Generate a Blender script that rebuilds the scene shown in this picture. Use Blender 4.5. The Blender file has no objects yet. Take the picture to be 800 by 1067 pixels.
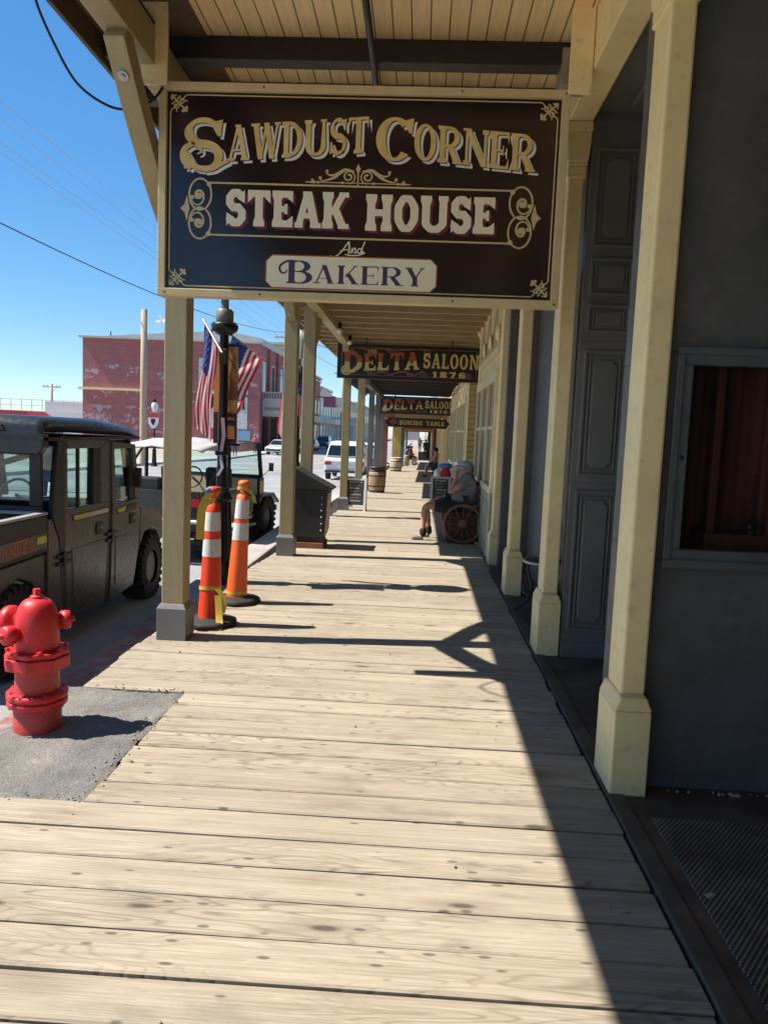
import bpy, bmesh, math, random
from math import sin, cos, pi, radians as R, sqrt, atan2
from mathutils import Vector as V, Matrix
random.seed(7)
sc = bpy.context.scene
col = sc.collection

# ------------------------------------------------------------------ materials
MATS = {}
class NT:
    def __init__(s, name):
        s.m = bpy.data.materials.new(name); s.m.use_nodes = True
        s.t = s.m.node_tree; s.b = s.t.nodes['Principled BSDF']
        MATS[name] = s.m
    def n(s, typ, **k):
        x = s.t.nodes.new(typ)
        for a, v in k.items():
            if a.startswith('i_'):
                q = a[2:]; q = int(q) if q.isdigit() else q.replace('_', ' ')
                if isinstance(v, bpy.types.NodeSocket): s.t.links.new(v, x.inputs[q])
                else: x.inputs[q].default_value = v
            else: setattr(x, a, v)
        return x
    def math(s, op, a, b=0.0, c=0.0, clamp=False):
        x = s.t.nodes.new('ShaderNodeMath'); x.operation = op; x.use_clamp = clamp
        for i, v in enumerate((a, b, c)):
            if isinstance(v, bpy.types.NodeSocket): s.t.links.new(v, x.inputs[i])
            else: x.inputs[i].default_value = v
        return x.outputs[0]
    def mix(s, f, a, b, mode='MIX'):
        x = s.t.nodes.new('ShaderNodeMix'); x.data_type = 'RGBA'; x.blend_type = mode
        for i, v in ((0, f), (6, a), (7, b)):
            if isinstance(v, bpy.types.NodeSocket): s.t.links.new(v, x.inputs[i])
            else: x.inputs[i].default_value = (v if i == 0 else (*v, 1) if len(v) == 3 else v)
        return x.outputs[2]
    def ramp(s, f, p0, p1, v0=0., v1=1.):
        x = s.t.nodes.new('ShaderNodeMapRange'); x.inputs[1].default_value = p0; x.inputs[2].default_value = p1
        x.inputs[3].default_value = v0; x.inputs[4].default_value = v1
        s.t.links.new(f, x.inputs[0]); return x.outputs[0]
    def coords(s, scale=(1, 1, 1), rot=(0, 0, 0)):
        tc = s.n('ShaderNodeTexCoord'); mp = s.n('ShaderNodeMapping')
        mp.inputs['Scale'].default_value = scale; mp.inputs['Rotation'].default_value = rot
        s.t.links.new(tc.outputs['Object'], mp.inputs[0]); return mp.outputs[0]
    def noise(s, vec, scale, detail=3, rough=.55, dist=0.):
        x = s.n('ShaderNodeTexNoise'); x.inputs['Scale'].default_value = scale; x.inputs['Detail'].default_value = detail
        x.inputs['Roughness'].default_value = rough; x.inputs['Distortion'].default_value = dist
        s.t.links.new(vec, x.inputs['Vector']); return x.outputs['Fac']
    def bump(s, h, strength=.3, dist=.01):
        x = s.n('ShaderNodeBump'); x.inputs['Strength'].default_value = strength; x.inputs['Distance'].default_value = dist
        s.t.links.new(h, x.inputs['Height']); s.t.links.new(x.outputs[0], s.b.inputs['Normal'])
    def out(s, colr, rough=.6, metal=0., spec=None):
        for nm, v in (('Base Color', colr), ('Roughness', rough), ('Metallic', metal)):
            if isinstance(v, bpy.types.NodeSocket): s.t.links.new(v, s.b.inputs[nm])
            else: s.b.inputs[nm].default_value = ((*v, 1) if nm == 'Base Color' else v)
        if spec is not None: s.b.inputs['Specular IOR Level'].default_value = spec
        return s.m

def paint(name, c, rough=.5, var=.12, scale=6., bump=.15, dirt=None, dirt_amt=.35, grain=None, metal=0., coat=0., spec=None):
    """painted surface: gentle tonal variation, scuffs, small bump"""
    t = NT(name); v = t.coords(grain or (1, 1, 1))
    n1 = t.noise(v, scale, 4, .6); n2 = t.noise(v, scale * 6, 3, .6)
    f = t.ramp(n1, .3, .7, 1 - var, 1 + var)
    x = t.n('ShaderNodeVectorMath', operation='SCALE'); x.inputs[0].default_value = c; t.t.links.new(f, x.inputs['Scale'])
    cc = x.outputs[0]
    if dirt:
        cc = t.mix(t.math('MULTIPLY', t.ramp(n2, .56, .72), dirt_amt), cc, dirt)
    rr = t.ramp(n2, .3, .7, max(0, rough - .08), min(1, rough + .1))
    m = t.out(cc, rr, metal, spec)
    if bump: t.bump(n2, bump, .004)
    if coat: t.b.inputs['Coat Weight'].default_value = coat
    return m
def flat(name, c, rough=.5, metal=0., spec=None, coat=0.):
    t = NT(name); m = t.out(c, rough, metal, spec)
    if coat: t.b.inputs['Coat Weight'].default_value = coat; t.b.inputs['Coat Roughness'].default_value = .08
    return m
def glass(name, tint=(.75, .9, .87), mixf=.25, rough=.03):
    """thin window glass: mostly see-through with a mirror-like surface reflection"""
    m = bpy.data.materials.new(name); m.use_nodes = True; t = m.node_tree; t.nodes.clear(); MATS[name] = m
    o = t.nodes.new('ShaderNodeOutputMaterial'); mx = t.nodes.new('ShaderNodeMixShader')
    tr = t.nodes.new('ShaderNodeBsdfTransparent'); gl = t.nodes.new('ShaderNodeBsdfGlossy'); lw = t.nodes.new('ShaderNodeLayerWeight')
    pw = t.nodes.new('ShaderNodeMath'); pw.operation = 'POWER'; pw.inputs[1].default_value = 4.; ad = t.nodes.new('ShaderNodeMath'); ad.operation = 'MULTIPLY_ADD'; ad.use_clamp = True; ad.inputs[1].default_value = .8; ad.inputs[2].default_value = mixf
    tr.inputs[0].default_value = (*tint, 1); gl.inputs['Roughness'].default_value = rough
    t.links.new(lw.outputs['Facing'], pw.inputs[0]); t.links.new(pw.outputs[0], ad.inputs[0]); t.links.new(ad.outputs[0], mx.inputs[0])
    t.links.new(tr.outputs[0], mx.inputs[1]); t.links.new(gl.outputs[0], mx.inputs[2]); t.links.new(mx.outputs[0], o.inputs[0])
    return m

# weathered plank deck
def plank_material(name, c1, c2, line, axis='x', ring=21., shade=.2):
    t = NT(name); tc = t.n('ShaderNodeTexCoord'); geo = t.n('ShaderNodeNewGeometry'); rnd = geo.outputs['Random Per Island']
    sep = t.n('ShaderNodeSeparateXYZ'); t.t.links.new(tc.outputs['Object'], sep.inputs[0])
    a, b = (sep.outputs[0], sep.outputs[1]) if axis == 'x' else (sep.outputs[1], sep.outputs[0])
    ro = t.math('MULTIPLY', rnd, 97.)
    def vec(sa, sb):
        cb = t.n('ShaderNodeCombineXYZ'); t.t.links.new(t.math('MULTIPLY', a, sa), cb.inputs[0])
        t.t.links.new(t.math('MULTIPLY', b, sb), cb.inputs[1]); t.t.links.new(ro, cb.inputs[2]); return cb.outputs[0]
    base = t.noise(vec(.9, 7.), 1., 2, .45)
    rings = t.math('PINGPONG', t.math('MULTIPLY', base, ring), .5)
    rl = t.ramp(rings, .0, .2, 1., 0.)                                   # dark late-wood lines
    pres = t.ramp(t.noise(vec(.5, 3.), 1., 1, .5), .44, .62)
    fib = t.noise(vec(2.2, 130.), 1., 4, .65)
    blot = t.noise(vec(1.6, 3.5), 1., 5, .62)
    streak = t.noise(vec(.8, 22.), 1., 3, .6)
    vo = t.n('ShaderNodeTexVoronoi', feature='F1'); vo.inputs['Scale'].default_value = 1.; t.t.links.new(vec(1.5, 5.2), vo.inputs['Vector'])
    kn = t.ramp(vo.outputs['Distance'], .055, .10, 1., 0.)
    kn2 = t.ramp(vo.outputs['Distance'], .1, .3, 1., 0.)
    selk = t.math('GREATER_THAN', t.n('ShaderNodeSeparateColor', i_0=vo.outputs['Color']).outputs[0], .2)
    kn = t.math('MULTIPLY', kn, selk); kn2 = t.math('MULTIPLY', kn2, selk)
    vs = t.n('ShaderNodeTexVoronoi', feature='F1'); vs.inputs['Scale'].default_value = 1.; t.t.links.new(vec(6., 17.), vs.inputs['Vector'])
    specks = t.math('MULTIPLY', t.ramp(vs.outputs['Distance'], .09, .16, 1., 0.), t.math('GREATER_THAN', t.n('ShaderNodeSeparateColor', i_0=vs.outputs['Color']).outputs[1], .45))
    scu = t.noise(vec(2.6, 6.), 1., 6, .7); scr = t.noise(vec(5., 60.), 1., 3, .6)
    rw = t.n('ShaderNodeTexWhiteNoise', noise_dimensions='1D'); t.t.links.new(ro, rw.inputs['W'])
    colr = t.mix(t.ramp(rnd, 0, 1), c1, c2)
    colr = t.mix(t.ramp(rw.outputs['Value'], .55, 1., 0., .35), colr, tuple(x * y for x, y in zip(c2, (.78, .86, .86))))   # some boards greyer
    colr = t.mix(t.ramp(blot, .38, .68, 0, .45), colr, tuple(x * .74 for x in c2))
    colr = t.mix(t.math('MULTIPLY', t.ramp(streak, .48, .66), .42), colr, (line[0] * 1.55, line[1] * 1.6, line[2] * 1.7))
    colr = t.mix(t.math('MULTIPLY', t.math('MULTIPLY', rl, pres), .75), colr, line)
    colr = t.mix(t.ramp(fib, .42, .66, 0., .55), colr, tuple(x * .52 for x in c2))
    colr = t.mix(t.math('MULTIPLY', t.ramp(scr, .6, .7), .35), colr, tuple(min(1, x * 1.25) for x in c1))
    colr = t.mix(t.math('MULTIPLY', t.ramp(scu, .55, .64), .3), colr, (.13, .115, .10))
    colr = t.mix(t.math('MULTIPLY', kn2, .4), colr, tuple(x * 1.1 for x in line))
    colr = t.mix(t.math('MULTIPLY', kn, .85), colr, (.06, .05, .042))
    colr = t.mix(t.math('MULTIPLY', specks, .75), colr, (.07, .06, .05))
    big = t.noise(tc.outputs['Object'], .55, 4, .6)
    colr = t.mix(t.ramp(big, .45, .75, 0., shade), colr, (.16, .14, .12))
    m = t.out(colr, t.ramp(fib, .3, .7, .62, .85), spec=.25)
    h = t.math('ADD', t.math('MULTIPLY', fib, .6), t.math('ADD', t.math('MULTIPLY', rl, -.25), t.math('MULTIPLY', kn, -.6)))
    t.bump(h, .7, .005)
    return m
DECK = plank_material('weathered_deck_wood', (.45, .395, .31), (.38, .332, .258), (.16, .12, .085))
FARDECK = DECK
CREAM = paint('cream_paint', (.88, .72, .37), .5, .09, 3., .2, (.40, .31, .16), .32)
OLIVE = paint('khaki_paint', (.44, .35, .17), .55, .08, 3., .15, (.16, .12, .05), .3)
POSTP = paint('khaki_post_paint', (.36, .295, .155), .5, .09, 4., .15, (.17, .13, .06), .3, grain=(4, 4, .6))
GREYP = paint('grey_plinth_paint', (.17, .17, .17), .45, .08, 5., .15)
DARKW = paint('slate_wall_paint', (.108, .108, .108), .5, .25, 2.6, .5, (.17, .165, .155), .4)
DARKD = paint('slate_door_paint', (.155, .155, .148), .38, .14, 3., .1, (.13, .13, .13), .2)
JOIST = paint('dark_joist_paint', (.022, .02, .018), .55, .2, 5., .2)
BROWNU = paint('brown_underside_paint', (.10, .065, .04), .6, .15, 5., .2)
IRON = paint('black_iron', (.015, .015, .016), .35, .2, 9., .1, metal=.3)
BLACK = flat('black_plastic', (.018, .018, .019), .5)
RUBBER = paint('tyre_rubber', (.018, .018, .018), .75, .2, 14., .4)
WHITEP = flat('white_paint', (.78, .77, .73), .5)
CHROME = flat('bright_metal', (.62, .62, .62), .25, 1.)
GALV = paint('galvanised_metal', (.42, .43, .43), .4, .1, 9., .1, metal=.7)

# ------------------------------------------------------------------ mesh builder
class MB:
    def __init__(s, o=(0, 0, 0)): s.v = []; s.f = []; s.mi = []; s.o = V(o); s.m = 0; s.sm = []
    def add(s, vs, fs, smooth=False):
        k = len(s.v); s.v += [V(p) - s.o for p in vs]
        for f in fs: s.f.append([i + k for i in f]); s.mi.append(s.m); s.sm.append(smooth)
        return s
    def box(s, x0, x1, y0, y1, z0, z1, rz=0, c=None):
        x0, x1 = min(x0, x1), max(x0, x1); y0, y1 = min(y0, y1), max(y0, y1); z0, z1 = min(z0, z1), max(z0, z1)
        p = [V((x, y, z)) for z in (z0, z1) for x, y in ((x0, y0), (x1, y0), (x1, y1), (x0, y1))]
        if rz:
            cc = V(c or ((x0 + x1) / 2, (y0 + y1) / 2, 0)); m = Matrix.Rotation(rz, 3, 'Z'); p = [m @ (q - cc) + cc for q in p]
        return s.add(p, [(3, 2, 1, 0), (4, 5, 6, 7), (0, 1, 5, 4), (1, 2, 6, 5), (2, 3, 7, 6), (3, 0, 4, 7)])
    def bar(s, a, b, w, h, up=(0, 0, 1)):
        """rectangular bar from a to b, w sideways and h along up"""
        a, b = V(a), V(b); d = (b - a).normalized(); u = V(up)
        sd = d.cross(u)
        if sd.length < 1e-5: u = V((0, 1, 0)); sd = d.cross(u)
        sd.normalize(); u = sd.cross(d).normalized(); sd *= w / 2; u *= h / 2
        p = [q + e for q in (a, b) for e in (-sd - u, sd - u, sd + u, -sd + u)]
        return s.add(p, [(0, 1, 2, 3), (7, 6, 5, 4), (1, 0, 4, 5), (2, 1, 5, 6), (3, 2, 6, 7), (0, 3, 7, 4)])
    def prism(s, pts, ax, a, b, smooth=False):
        """2-D outline extruded along axis ax ('x': pts are (y,z); 'y': (x,z); 'z': (x,y))"""
        n = len(pts)
        def P(p, t): return (t, p[0], p[1]) if ax == 'x' else (p[0], t, p[1]) if ax == 'y' else (p[0], p[1], t)
        vs = [P(p, a) for p in pts] + [P(p, b) for p in pts]
        fs = [list(range(n))[::-1], [i + n for i in range(n)]] + [(i, (i + 1) % n, (i + 1) % n + n, i + n) for i in range(n)]
        return s.add(vs, fs, smooth)
    def tube(s, pts, r, n=8, cap=True, closed=False):
        pts = [V(p) for p in pts]; N = len(pts); rs = r if isinstance(r, (list, tuple)) else [r] * N
        vs = []; prev = None
        for i, p in enumerate(pts):
            if closed: d = pts[(i + 1) % N] - pts[i - 1]
            else: d = pts[min(i + 1, N - 1)] - pts[max(i - 1, 0)]
            d.normalize()
            if prev is None: u = d.orthogonal().normalized()
            else: u = (prev - d * prev.dot(d)); u = u.normalized() if u.length > 1e-6 else d.orthogonal().normalized()
            prev = u; w = d.cross(u)
            vs += [p + (u * cos(2 * pi * k / n) + w * sin(2 * pi * k / n)) * rs[i] for k in range(n)]
        fs = []
        for i in range(N if closed else N - 1):
            j = (i + 1) % N
            fs += [(i * n + k, i * n + (k + 1) % n, j * n + (k + 1) % n, j * n + k) for k in range(n)]
        s.add(vs, fs, True)
        if cap and not closed: s.add(vs[:n][::-1], [list(range(n))]); s.add(vs[-n:], [list(range(n))])
        return s
    def lathe(s, prof, c=(0, 0, 0), n=24, axis='z', smooth=True, cap=True):
        """prof: list of (radius, height)"""
        c = V(c); vs = []
        for r, h in prof:
            for k in range(n):
                a = 2 * pi * k / n; e = (r * cos(a), r * sin(a), h)
                e = e if axis == 'z' else (h, e[0], e[1]) if axis == 'x' else (e[1], h, e[0])
                vs.append(c + V(e))
        fs = [(i * n + k, i * n + (k + 1) % n, (i + 1) * n + (k + 1) % n, (i + 1) * n + k) for i in range(len(prof) - 1) for k in range(n)]
        s.add(vs, fs, smooth)
        if cap and prof[0][0] > 1e-4: s.add(vs[:n][::-1], [list(range(n))])
        if cap and prof[-1][0] > 1e-4: s.add(vs[-n:], [list(range(n))])
        return s
    def ball(s, c, r, n=12, sc_=(1, 1, 1)):
        k = max(4, n // 2); vs = []; c = V(c)
        for i in range(k + 1):
            t = pi * i / k
            for j in range(n):
                a = 2 * pi * j / n; vs.append(c + V((r * sc_[0] * sin(t) * cos(a), r * sc_[1] * sin(t) * sin(a), r * sc_[2] * cos(t))))
        return s.add(vs, [(i * n + j, (i + 1) * n + j, (i + 1) * n + (j + 1) % n, i * n + (j + 1) % n) for i in range(k) for j in range(n)], True)
    def build(s, name, mats, parent=None, bevel=0., label=None, seg=2, thick=0., fix=True):
        me = bpy.data.meshes.new(name); me.from_pydata([tuple(p) for p in s.v], [], s.f)
        for m in (mats if isinstance(mats, (list, tuple)) else [mats]): me.materials.append(m)
        me.polygons.foreach_set('material_index', s.mi); me.polygons.foreach_set('use_smooth', s.sm); me.update()
        if fix:
            bm = bmesh.new(); bm.from_mesh(me); bmesh.ops.recalc_face_normals(bm, faces=bm.faces); bm.to_mesh(me); bm.free()
        o = bpy.data.objects.new(name, me); col.objects.link(o)
        if parent: o.parent = parent
        if thick: q = o.modifiers.new('thickness', 'SOLIDIFY'); q.thickness = thick; q.offset = 0
        if bevel:
            q = o.modifiers.new('bevel', 'BEVEL'); q.width = bevel; q.segments = seg; q.limit_method = 'ANGLE'; q.angle_limit = R(35)
        if label: o['label'] = label
        return o

def thing(name, label, cat, loc=(0, 0, 0), rz=0, group=None):
    o = bpy.data.objects.new(name, None); col.objects.link(o); o.location = loc; o.rotation_euler = (0, 0, rz)
    o.empty_display_size = .1
    return tag(o, label, cat, group)
def tag(o, label, cat, group=None):
    o['label'] = label; o['category'] = cat
    if group: o['group'] = group
    return o
def struct(o): o['kind'] = 'structure'; return o
def copy_tree(o, parent=None):
    c = o.copy(); col.objects.link(c); c.parent = parent
    for ch in [q for q in bpy.data.objects if q.parent == o]: copy_tree(ch, c)
    return c
def gz(y):                                     # the street falls gently away from the camera
    return 0. if y < 18 else -.015 * (y - 18) if y < 58 else -.6

# ------------------------------------------------------------------ lettering (own slab and serif letterforms)
def stroke(pts, ws):
    """quad strip with mitred joints along pts; ws = width or list"""
    n = len(pts); ws = ws if isinstance(ws, (list, tuple)) else [ws] * n; L = []; Rr = []
    for i in range(n):
        p = V((*pts[i], 0)); d0 = (p - V((*pts[i - 1], 0))) if i else None; d1 = (V((*pts[i + 1], 0)) - p) if i < n - 1 else None
        d = ((d0.normalized() if d0 else V()) + (d1.normalized() if d1 else V())); d.normalize()
        nn = V((-d.y, d.x, 0)); k = 1.
        if d0 and d1: k = 1 / max(.5, nn.dot(V((-d1.y, d1.x, 0)).normalized()))
        L.append(p + nn * ws[i] / 2 * k); Rr.append(p - nn * ws[i] / 2 * k)
    return [[(L[i].x, L[i].y), (L[i + 1].x, L[i + 1].y), (Rr[i + 1].x, Rr[i + 1].y), (Rr[i].x, Rr[i].y)] for i in range(n - 1)]
def ring(cx, cy, rx, ry, a0, a1, st, n=28):
    out = []
    for i in range(n + 1):
        a = R(a0 + (a1 - a0) * i / n); x, y = cos(a), sin(a)
        if st['oct']:
            k = max(abs(x), abs(y), (abs(x) + abs(y)) / 1.42); x /= k; y /= k
        out.append((cx + rx * x, cy + ry * y))
    ws = [st['t'] + (st['T'] - st['t']) * abs(cos(R(a0 + (a1 - a0) * i / n))) ** 1.3 for i in range(n + 1)]
    return out, ws
SLAB = dict(T=.225, t=.19, sh=.14, so=.045, oct=True)
VICT = dict(T=.168, t=.08, sh=.07, so=.06, oct=False)
FINE = dict(T=.16, t=.05, sh=.05, so=.05, oct=False)
WID = dict(A=.74, B=.66, C=.64, D=.68, E=.6, H=.76, I=.34, J=.5, K=.72, L=.58, M=.86, N=.78, O=.68, R=.72, S=.58, T=.66, U=.80, W=1., Y=.7, G=.66)
WID.update({'1': .4, '8': .62, '7': .58, '6': .62, ' ': .32})
def glyph(ch, st):
    T, t, sh, so = st['T'], st['t'], st['sh'], st['so']; w = WID.get(ch, .6); P = []
    def box(x0, x1, y0, y1): P.append([(x0, y0), (x1, y0), (x1, y1), (x0, y1)])
    def serif(x, top, hw):
        if top: box(x - hw, x + hw, 1 - sh, 1); P.append([(x - hw, 1 - sh), (x - T / 2, 1 - sh * 1.9), (x + T / 2, 1 - sh * 1.9), (x + hw, 1 - sh)][::-1])
        else: box(x - hw, x + hw, 0, sh); P.append([(x - hw, sh), (x + hw, sh), (x + T / 2, sh * 1.9), (x - T / 2, sh * 1.9)])
    def stem(x, b=True, tp=True, wd=None):
        d = (wd or T) / 2; box(x - d, x + d, 0, 1)
        if b: serif(x, False, d + so)
        if tp: serif(x, True, d + so)
    def diag(x0, y0, x1, y1, wd):
        k = wd / 2 * sqrt(1 + ((x1 - x0) / (y1 - y0)) ** 2); P.append([(x0 - k, y0), (x0 + k, y0), (x1 + k, y1), (x1 - k, y1)])
    def wedge(x, y, dx, dy): P.append([(x, y), (x + dx, y), (x + dx, y + dy)])
    i = T / 2; j = t / 2; a = i + so
    if ch in 'EFL':
        stem(a); box(a, w, 0, t)
        P.append([(w - t * .9, t), (w, t), (w, .32)])
        if ch == 'E':
            box(a, w, 1 - t, 1); P.append([(w - t * .9, 1 - t), (w, .68), (w, 1 - t)]); box(a, w * .74, .5 - j * .9, .5 + j * .9)
            box(w * .74 - t * .45, w * .74, .36, .64)
    elif ch == 'H': stem(a); stem(w - a); box(a, w - a, .5 - j, .5 + j)
    elif ch == 'I': stem(w / 2)
    elif ch == '1': stem(w / 2, True, False); P.append([(w / 2 - i, 1), (w / 2 - i - .14, .78), (w / 2 - i - .14, .66), (w / 2 - i, .74)])
    elif ch == 'T':
        stem(w / 2, True, False); box(0, w, 1 - t, 1)
        P.append([(0, 1 - t), (0, .64), (t * .9, 1 - t)]); P.append([(w, 1 - t), (w - t * .9, 1 - t), (w, .64)])
    elif ch == 'A':
        diag(.1, 0, w / 2, 1, t); diag(w - .13, 0, w / 2, 1, T); box(.18, w - .2, .26, .26 + t * .8)
        box(w / 2 - T * .62, w / 2 + T * .4, 1 - sh * .8, 1)
        box(0, .2 + so, 0, sh); box(w - .13 - i - so, w - .13 + i + so, 0, sh)
    elif ch == 'W':
        for x0, x1, wd in ((.16, .34, T), (.53, .34, t), (.53, .72, T), (.9, .72, t)): diag(x1, 0, x0, 1, wd)
        for x, q in ((.16, i), (.9, j)): box(x - q - so, x + q + so, 1 - sh, 1)
        box(.53 - i, .53 + i, 1 - sh, 1)
    elif ch == 'M':
        stem(.14, True, True, t); stem(w - .16); diag(w / 2, .05, .2, 1, T); diag(w / 2, .05, w - .2, 1, t)
    elif ch == 'N':
        stem(.06 + j + so * .5, True, False, t); stem(w - .04 - j, False, True, t); diag(w - .06 - j, 0, .1 + j, 1, T); box(0, .1 + T, 1 - sh, 1)
    elif ch == 'K':
        stem(a); diag(.28, .38, w - .1, 1, t); diag(w - .1, 0, .36, .56, T)
        box(w - .1 - i - so, w - .1 + i + so, 0, sh); box(w - .1 - j - so, w - .1 + j + so, 1 - sh, 1)
    elif ch == 'Y':
        box(w / 2 - i, w / 2 + i, 0, .48); serif(w / 2, False, i + so); diag(w / 2, .4, .12, 1, T); diag(w / 2, .4, w - .1, 1, t)
        box(.12 - i - so, .12 + i + so, 1 - sh, 1); box(w - .1 - j - so, w - .1 + j + so, 1 - sh, 1)
    elif ch in 'OCG':
        if ch == 'O': p, q = ring(w / 2, .5, w / 2 - i, .5 - j, 0, 360, st, 40); P += stroke(p, q)
        else:
            p, q = ring(w / 2, .5, w / 2 - i, .5 - j, 42, 318, st, 36); P += stroke(p, q)
            if st['oct']: P.append([(w - .02, 1), (w - .02, .6), (w - .02 - T * .8, .72), (w - .02 - T * .4, .9)]); P.append([(w - T * .9, .3), (w, .38), (w, .2), (w - T * .6, .12)])
            else: P.append([(w - .0, .98), (w - .03, .64), (w - .07, .64), (w - .2, .92)])
    elif ch == 'S':
        rt = (1 - t) * .245; rb = (1 - t) * .255; rx = w / 2 - i * .95
        p1, _ = ring(w / 2, 1 - j - rt, rx * .96, rt, 18, 258, st, 22); p2, _ = ring(w / 2, j + rb, rx, rb, 78, -165, st, 22)
        p = p1 + p2; n = len(p); q = [t + (T - t) * max(0, cos((k / (n - 1) - .5) * pi * 2.)) ** .8 if abs(k / (n - 1) - .5) < .25 else t + (T - t) * .4 * (1 - cos((abs(k / (n - 1) - .5) - .25) * 4 * pi * 2)) / 2 for k in range(n)]
        if st['oct']: q = [T * .98] * n
        P += stroke(p, q)
        if st['oct']: P.append([(w - .03, 1), (w - .03, .63), (w - T * .95, .74), (w - T * .5, .9)]); P.append([(.02, 0), (.02, .37), (T * .9, .26), (T * .5, .1)])
        else: P.append([(w - .02, .98), (w - .05, .66), (w - .09, .66), (w - .2, .92)]); P.append([(.02, .02), (.04, .36), (.08, .36), (.2, .08)])
    elif ch in 'DBR':
        stem(a, ch != 'X', True)
        def bowl(y0, y1, xr):
            r = (y1 - y0) / 2; xm = xr - i - min(r * 1.0, (xr - a) * .75)
            p, q = ring(xm, (y0 + y1) / 2, xr - i - xm, r, 90, -90, st, 20); p = [(a, y1)] + p + [(a, y0)]; return stroke(p, [t] + q + [t])
        if ch == 'D': P += bowl(j, 1 - j, w)
        elif ch == 'B': P += bowl(.52, 1 - j, w * .92); P += bowl(j, .52, w)
        else:
            P += bowl(.47, 1 - j, w * .94); diag(w - .1, 0, .36, .5, T); box(w - .1 - i - so, w - .1 + i + so * 1.3, 0, sh)
    elif ch == 'U':
        r = (w - 2 * so) / 2 - i; p, q = ring(w / 2, r * 1.0 + j, r, r, 180, 360, st, 20)
        x0, x1 = w / 2 - r, w / 2 + r; P += stroke([(x0, 1)] + p + [(x1, 1)], [T] + q + [t if not st['oct'] else T])
        serif(x0, True, i + so * (.7 if not st['oct'] else 1)); box(x1 - j - so, x1 + j + so, 1 - sh, 1)
    elif ch == 'J':
        p, q = ring(w / 2 - .05, .25, w / 2 - i, .25 - j, 200, 360, st, 16); P += stroke(p + [(w - .05 - i, 1)], q + [T]); serif(w - .05 - i, True, i + so)
    elif ch == '8':
        for c_, r_ in ((.26, .26 - j), (.74, .26 - j)): p, q = ring(w / 2, c_, w / 2 - i, r_, 0, 360, st, 30); P += stroke(p, q)
    elif ch == '6':
        p, q = ring(w / 2, .3, w / 2 - i, .3 - j, 0, 360, st, 30); P += stroke(p, q); p, q = ring(w / 2, .5, w / 2 - i, .5 - j, 50, 185, st, 18); P += stroke(p, q)
        P.append([(w - .04, .92), (w - .04, .66), (w - .04 - T, .74), (w - .1 - T * .5, .9)])
    elif ch == '7':
        box(0, w, 1 - t, 1); P.append([(0, 1 - t), (0, .66), (t * .9, 1 - t)]); diag(.24, 0, w - .1, 1 - t * .5, T)
    return P, w
def lay(mb, polys, T3, eps):
    """put flat 2-D polygons on a surface through T3(x, y, depth); each a hair above the last"""
    for k, p in enumerate(polys):
        mb.add([T3(x, y, eps + k * .000006) for x, y in p], [list(range(len(p)))])
def text(mb, s, x0, x1, base, H, T3, st, eps=.003, gap=.07, dx=0., dy=0., fat=0.):
    """word s fitted between x0 and x1; base(x) and H(x) give baseline and cap height (numbers or functions)"""
    bf = base if callable(base) else (lambda x: base); hf = H if callable(H) else (lambda x: H)
    tot = sum(WID.get(c, .6) for c in s) + gap * (len(s) - 1); k = (x1 - x0) / tot; x = x0; out = []
    for c in s:
        if c != ' ':
            P, w = glyph(c, st)
            for p in P: out.append([(x + q[0] * k + dx, bf(x + q[0] * k) + q[1] * hf(x + q[0] * k) + dy) for q in p])
        x += (WID.get(c, .6) + gap) * k
    lay(mb, out, T3, eps)
def smooth2(P, ws, k=5):
    """Catmull-Rom smoothing of a 2-D stroke and its widths"""
    n = len(P); ws = ws if isinstance(ws, (list, tuple)) else [ws] * n; o = []; q = []
    for i in range(n - 1):
        p0, p1, p2, p3 = P[max(i - 1, 0)], P[i], P[i + 1], P[min(i + 2, n - 1)]
        for j in range(k):
            t = j / k; o.append(tuple(.5 * (2 * p1[c] + (p2[c] - p0[c]) * t + (2 * p0[c] - 5 * p1[c] + 4 * p2[c] - p3[c]) * t * t + (3 * p1[c] - p0[c] - 3 * p2[c] + p3[c]) * t ** 3) for c in (0, 1))); q.append(ws[i] + (ws[i + 1] - ws[i]) * t)
    return stroke(o + [P[-1]], q + [ws[-1]])
def spiral(cx, cy, r0, r1, a0, turns, n=26):
    return [(cx + (r0 + (r1 - r0) * i / n) * cos(R(a0) + turns * 2 * pi * i / n), cy + (r0 + (r1 - r0) * i / n) * sin(R(a0) + turns * 2 * pi * i / n)) for i in range(n + 1)]
def disc(cx, cy, r, n=14): return [(cx + r * cos(2 * pi * i / n), cy + r * sin(2 * pi * i / n)) for i in range(n)]
def taper(n, a, b): return [a + (b - a) * i / (n - 1) for i in range(n)]
#@@PART2@@
# ------------------------------------------------------------------ camera, sky, sun
cam_d = bpy.data.cameras.new('camera'); cam = bpy.data.objects.new('camera', cam_d); col.objects.link(cam)
rows = ((0.99812354, 0.04596322, 0.04045707), (-0.0449459, 0.10124331, 0.99384589), (-0.04158435, 0.99379936, -0.10311919))
m3 = Matrix((rows[0], rows[1], tuple(-q for q in rows[2]))).transposed()
cam.matrix_world = Matrix.Translation((0, 0, 1.6)) @ m3.to_4x4()
cam_d.sensor_fit = 'VERTICAL'; cam_d.sensor_height = 36.; cam_d.lens = 800. / 1067. * 36.; cam_d.clip_start = .05; cam_d.clip_end = 3000
sc.camera = cam
SUN_EL, SUN_AZ = R(54.3), R(5.)               # sun from the street side, a touch behind the camera
to_sun = V((-cos(SUN_EL) * cos(SUN_AZ), -cos(SUN_EL) * sin(SUN_AZ), sin(SUN_EL)))
w = bpy.data.worlds.new('World'); sc.world = w; w.use_nodes = True
sky = w.node_tree.nodes.new('ShaderNodeTexSky'); sky.sky_type = 'NISHITA'; sky.sun_disc = False
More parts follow.
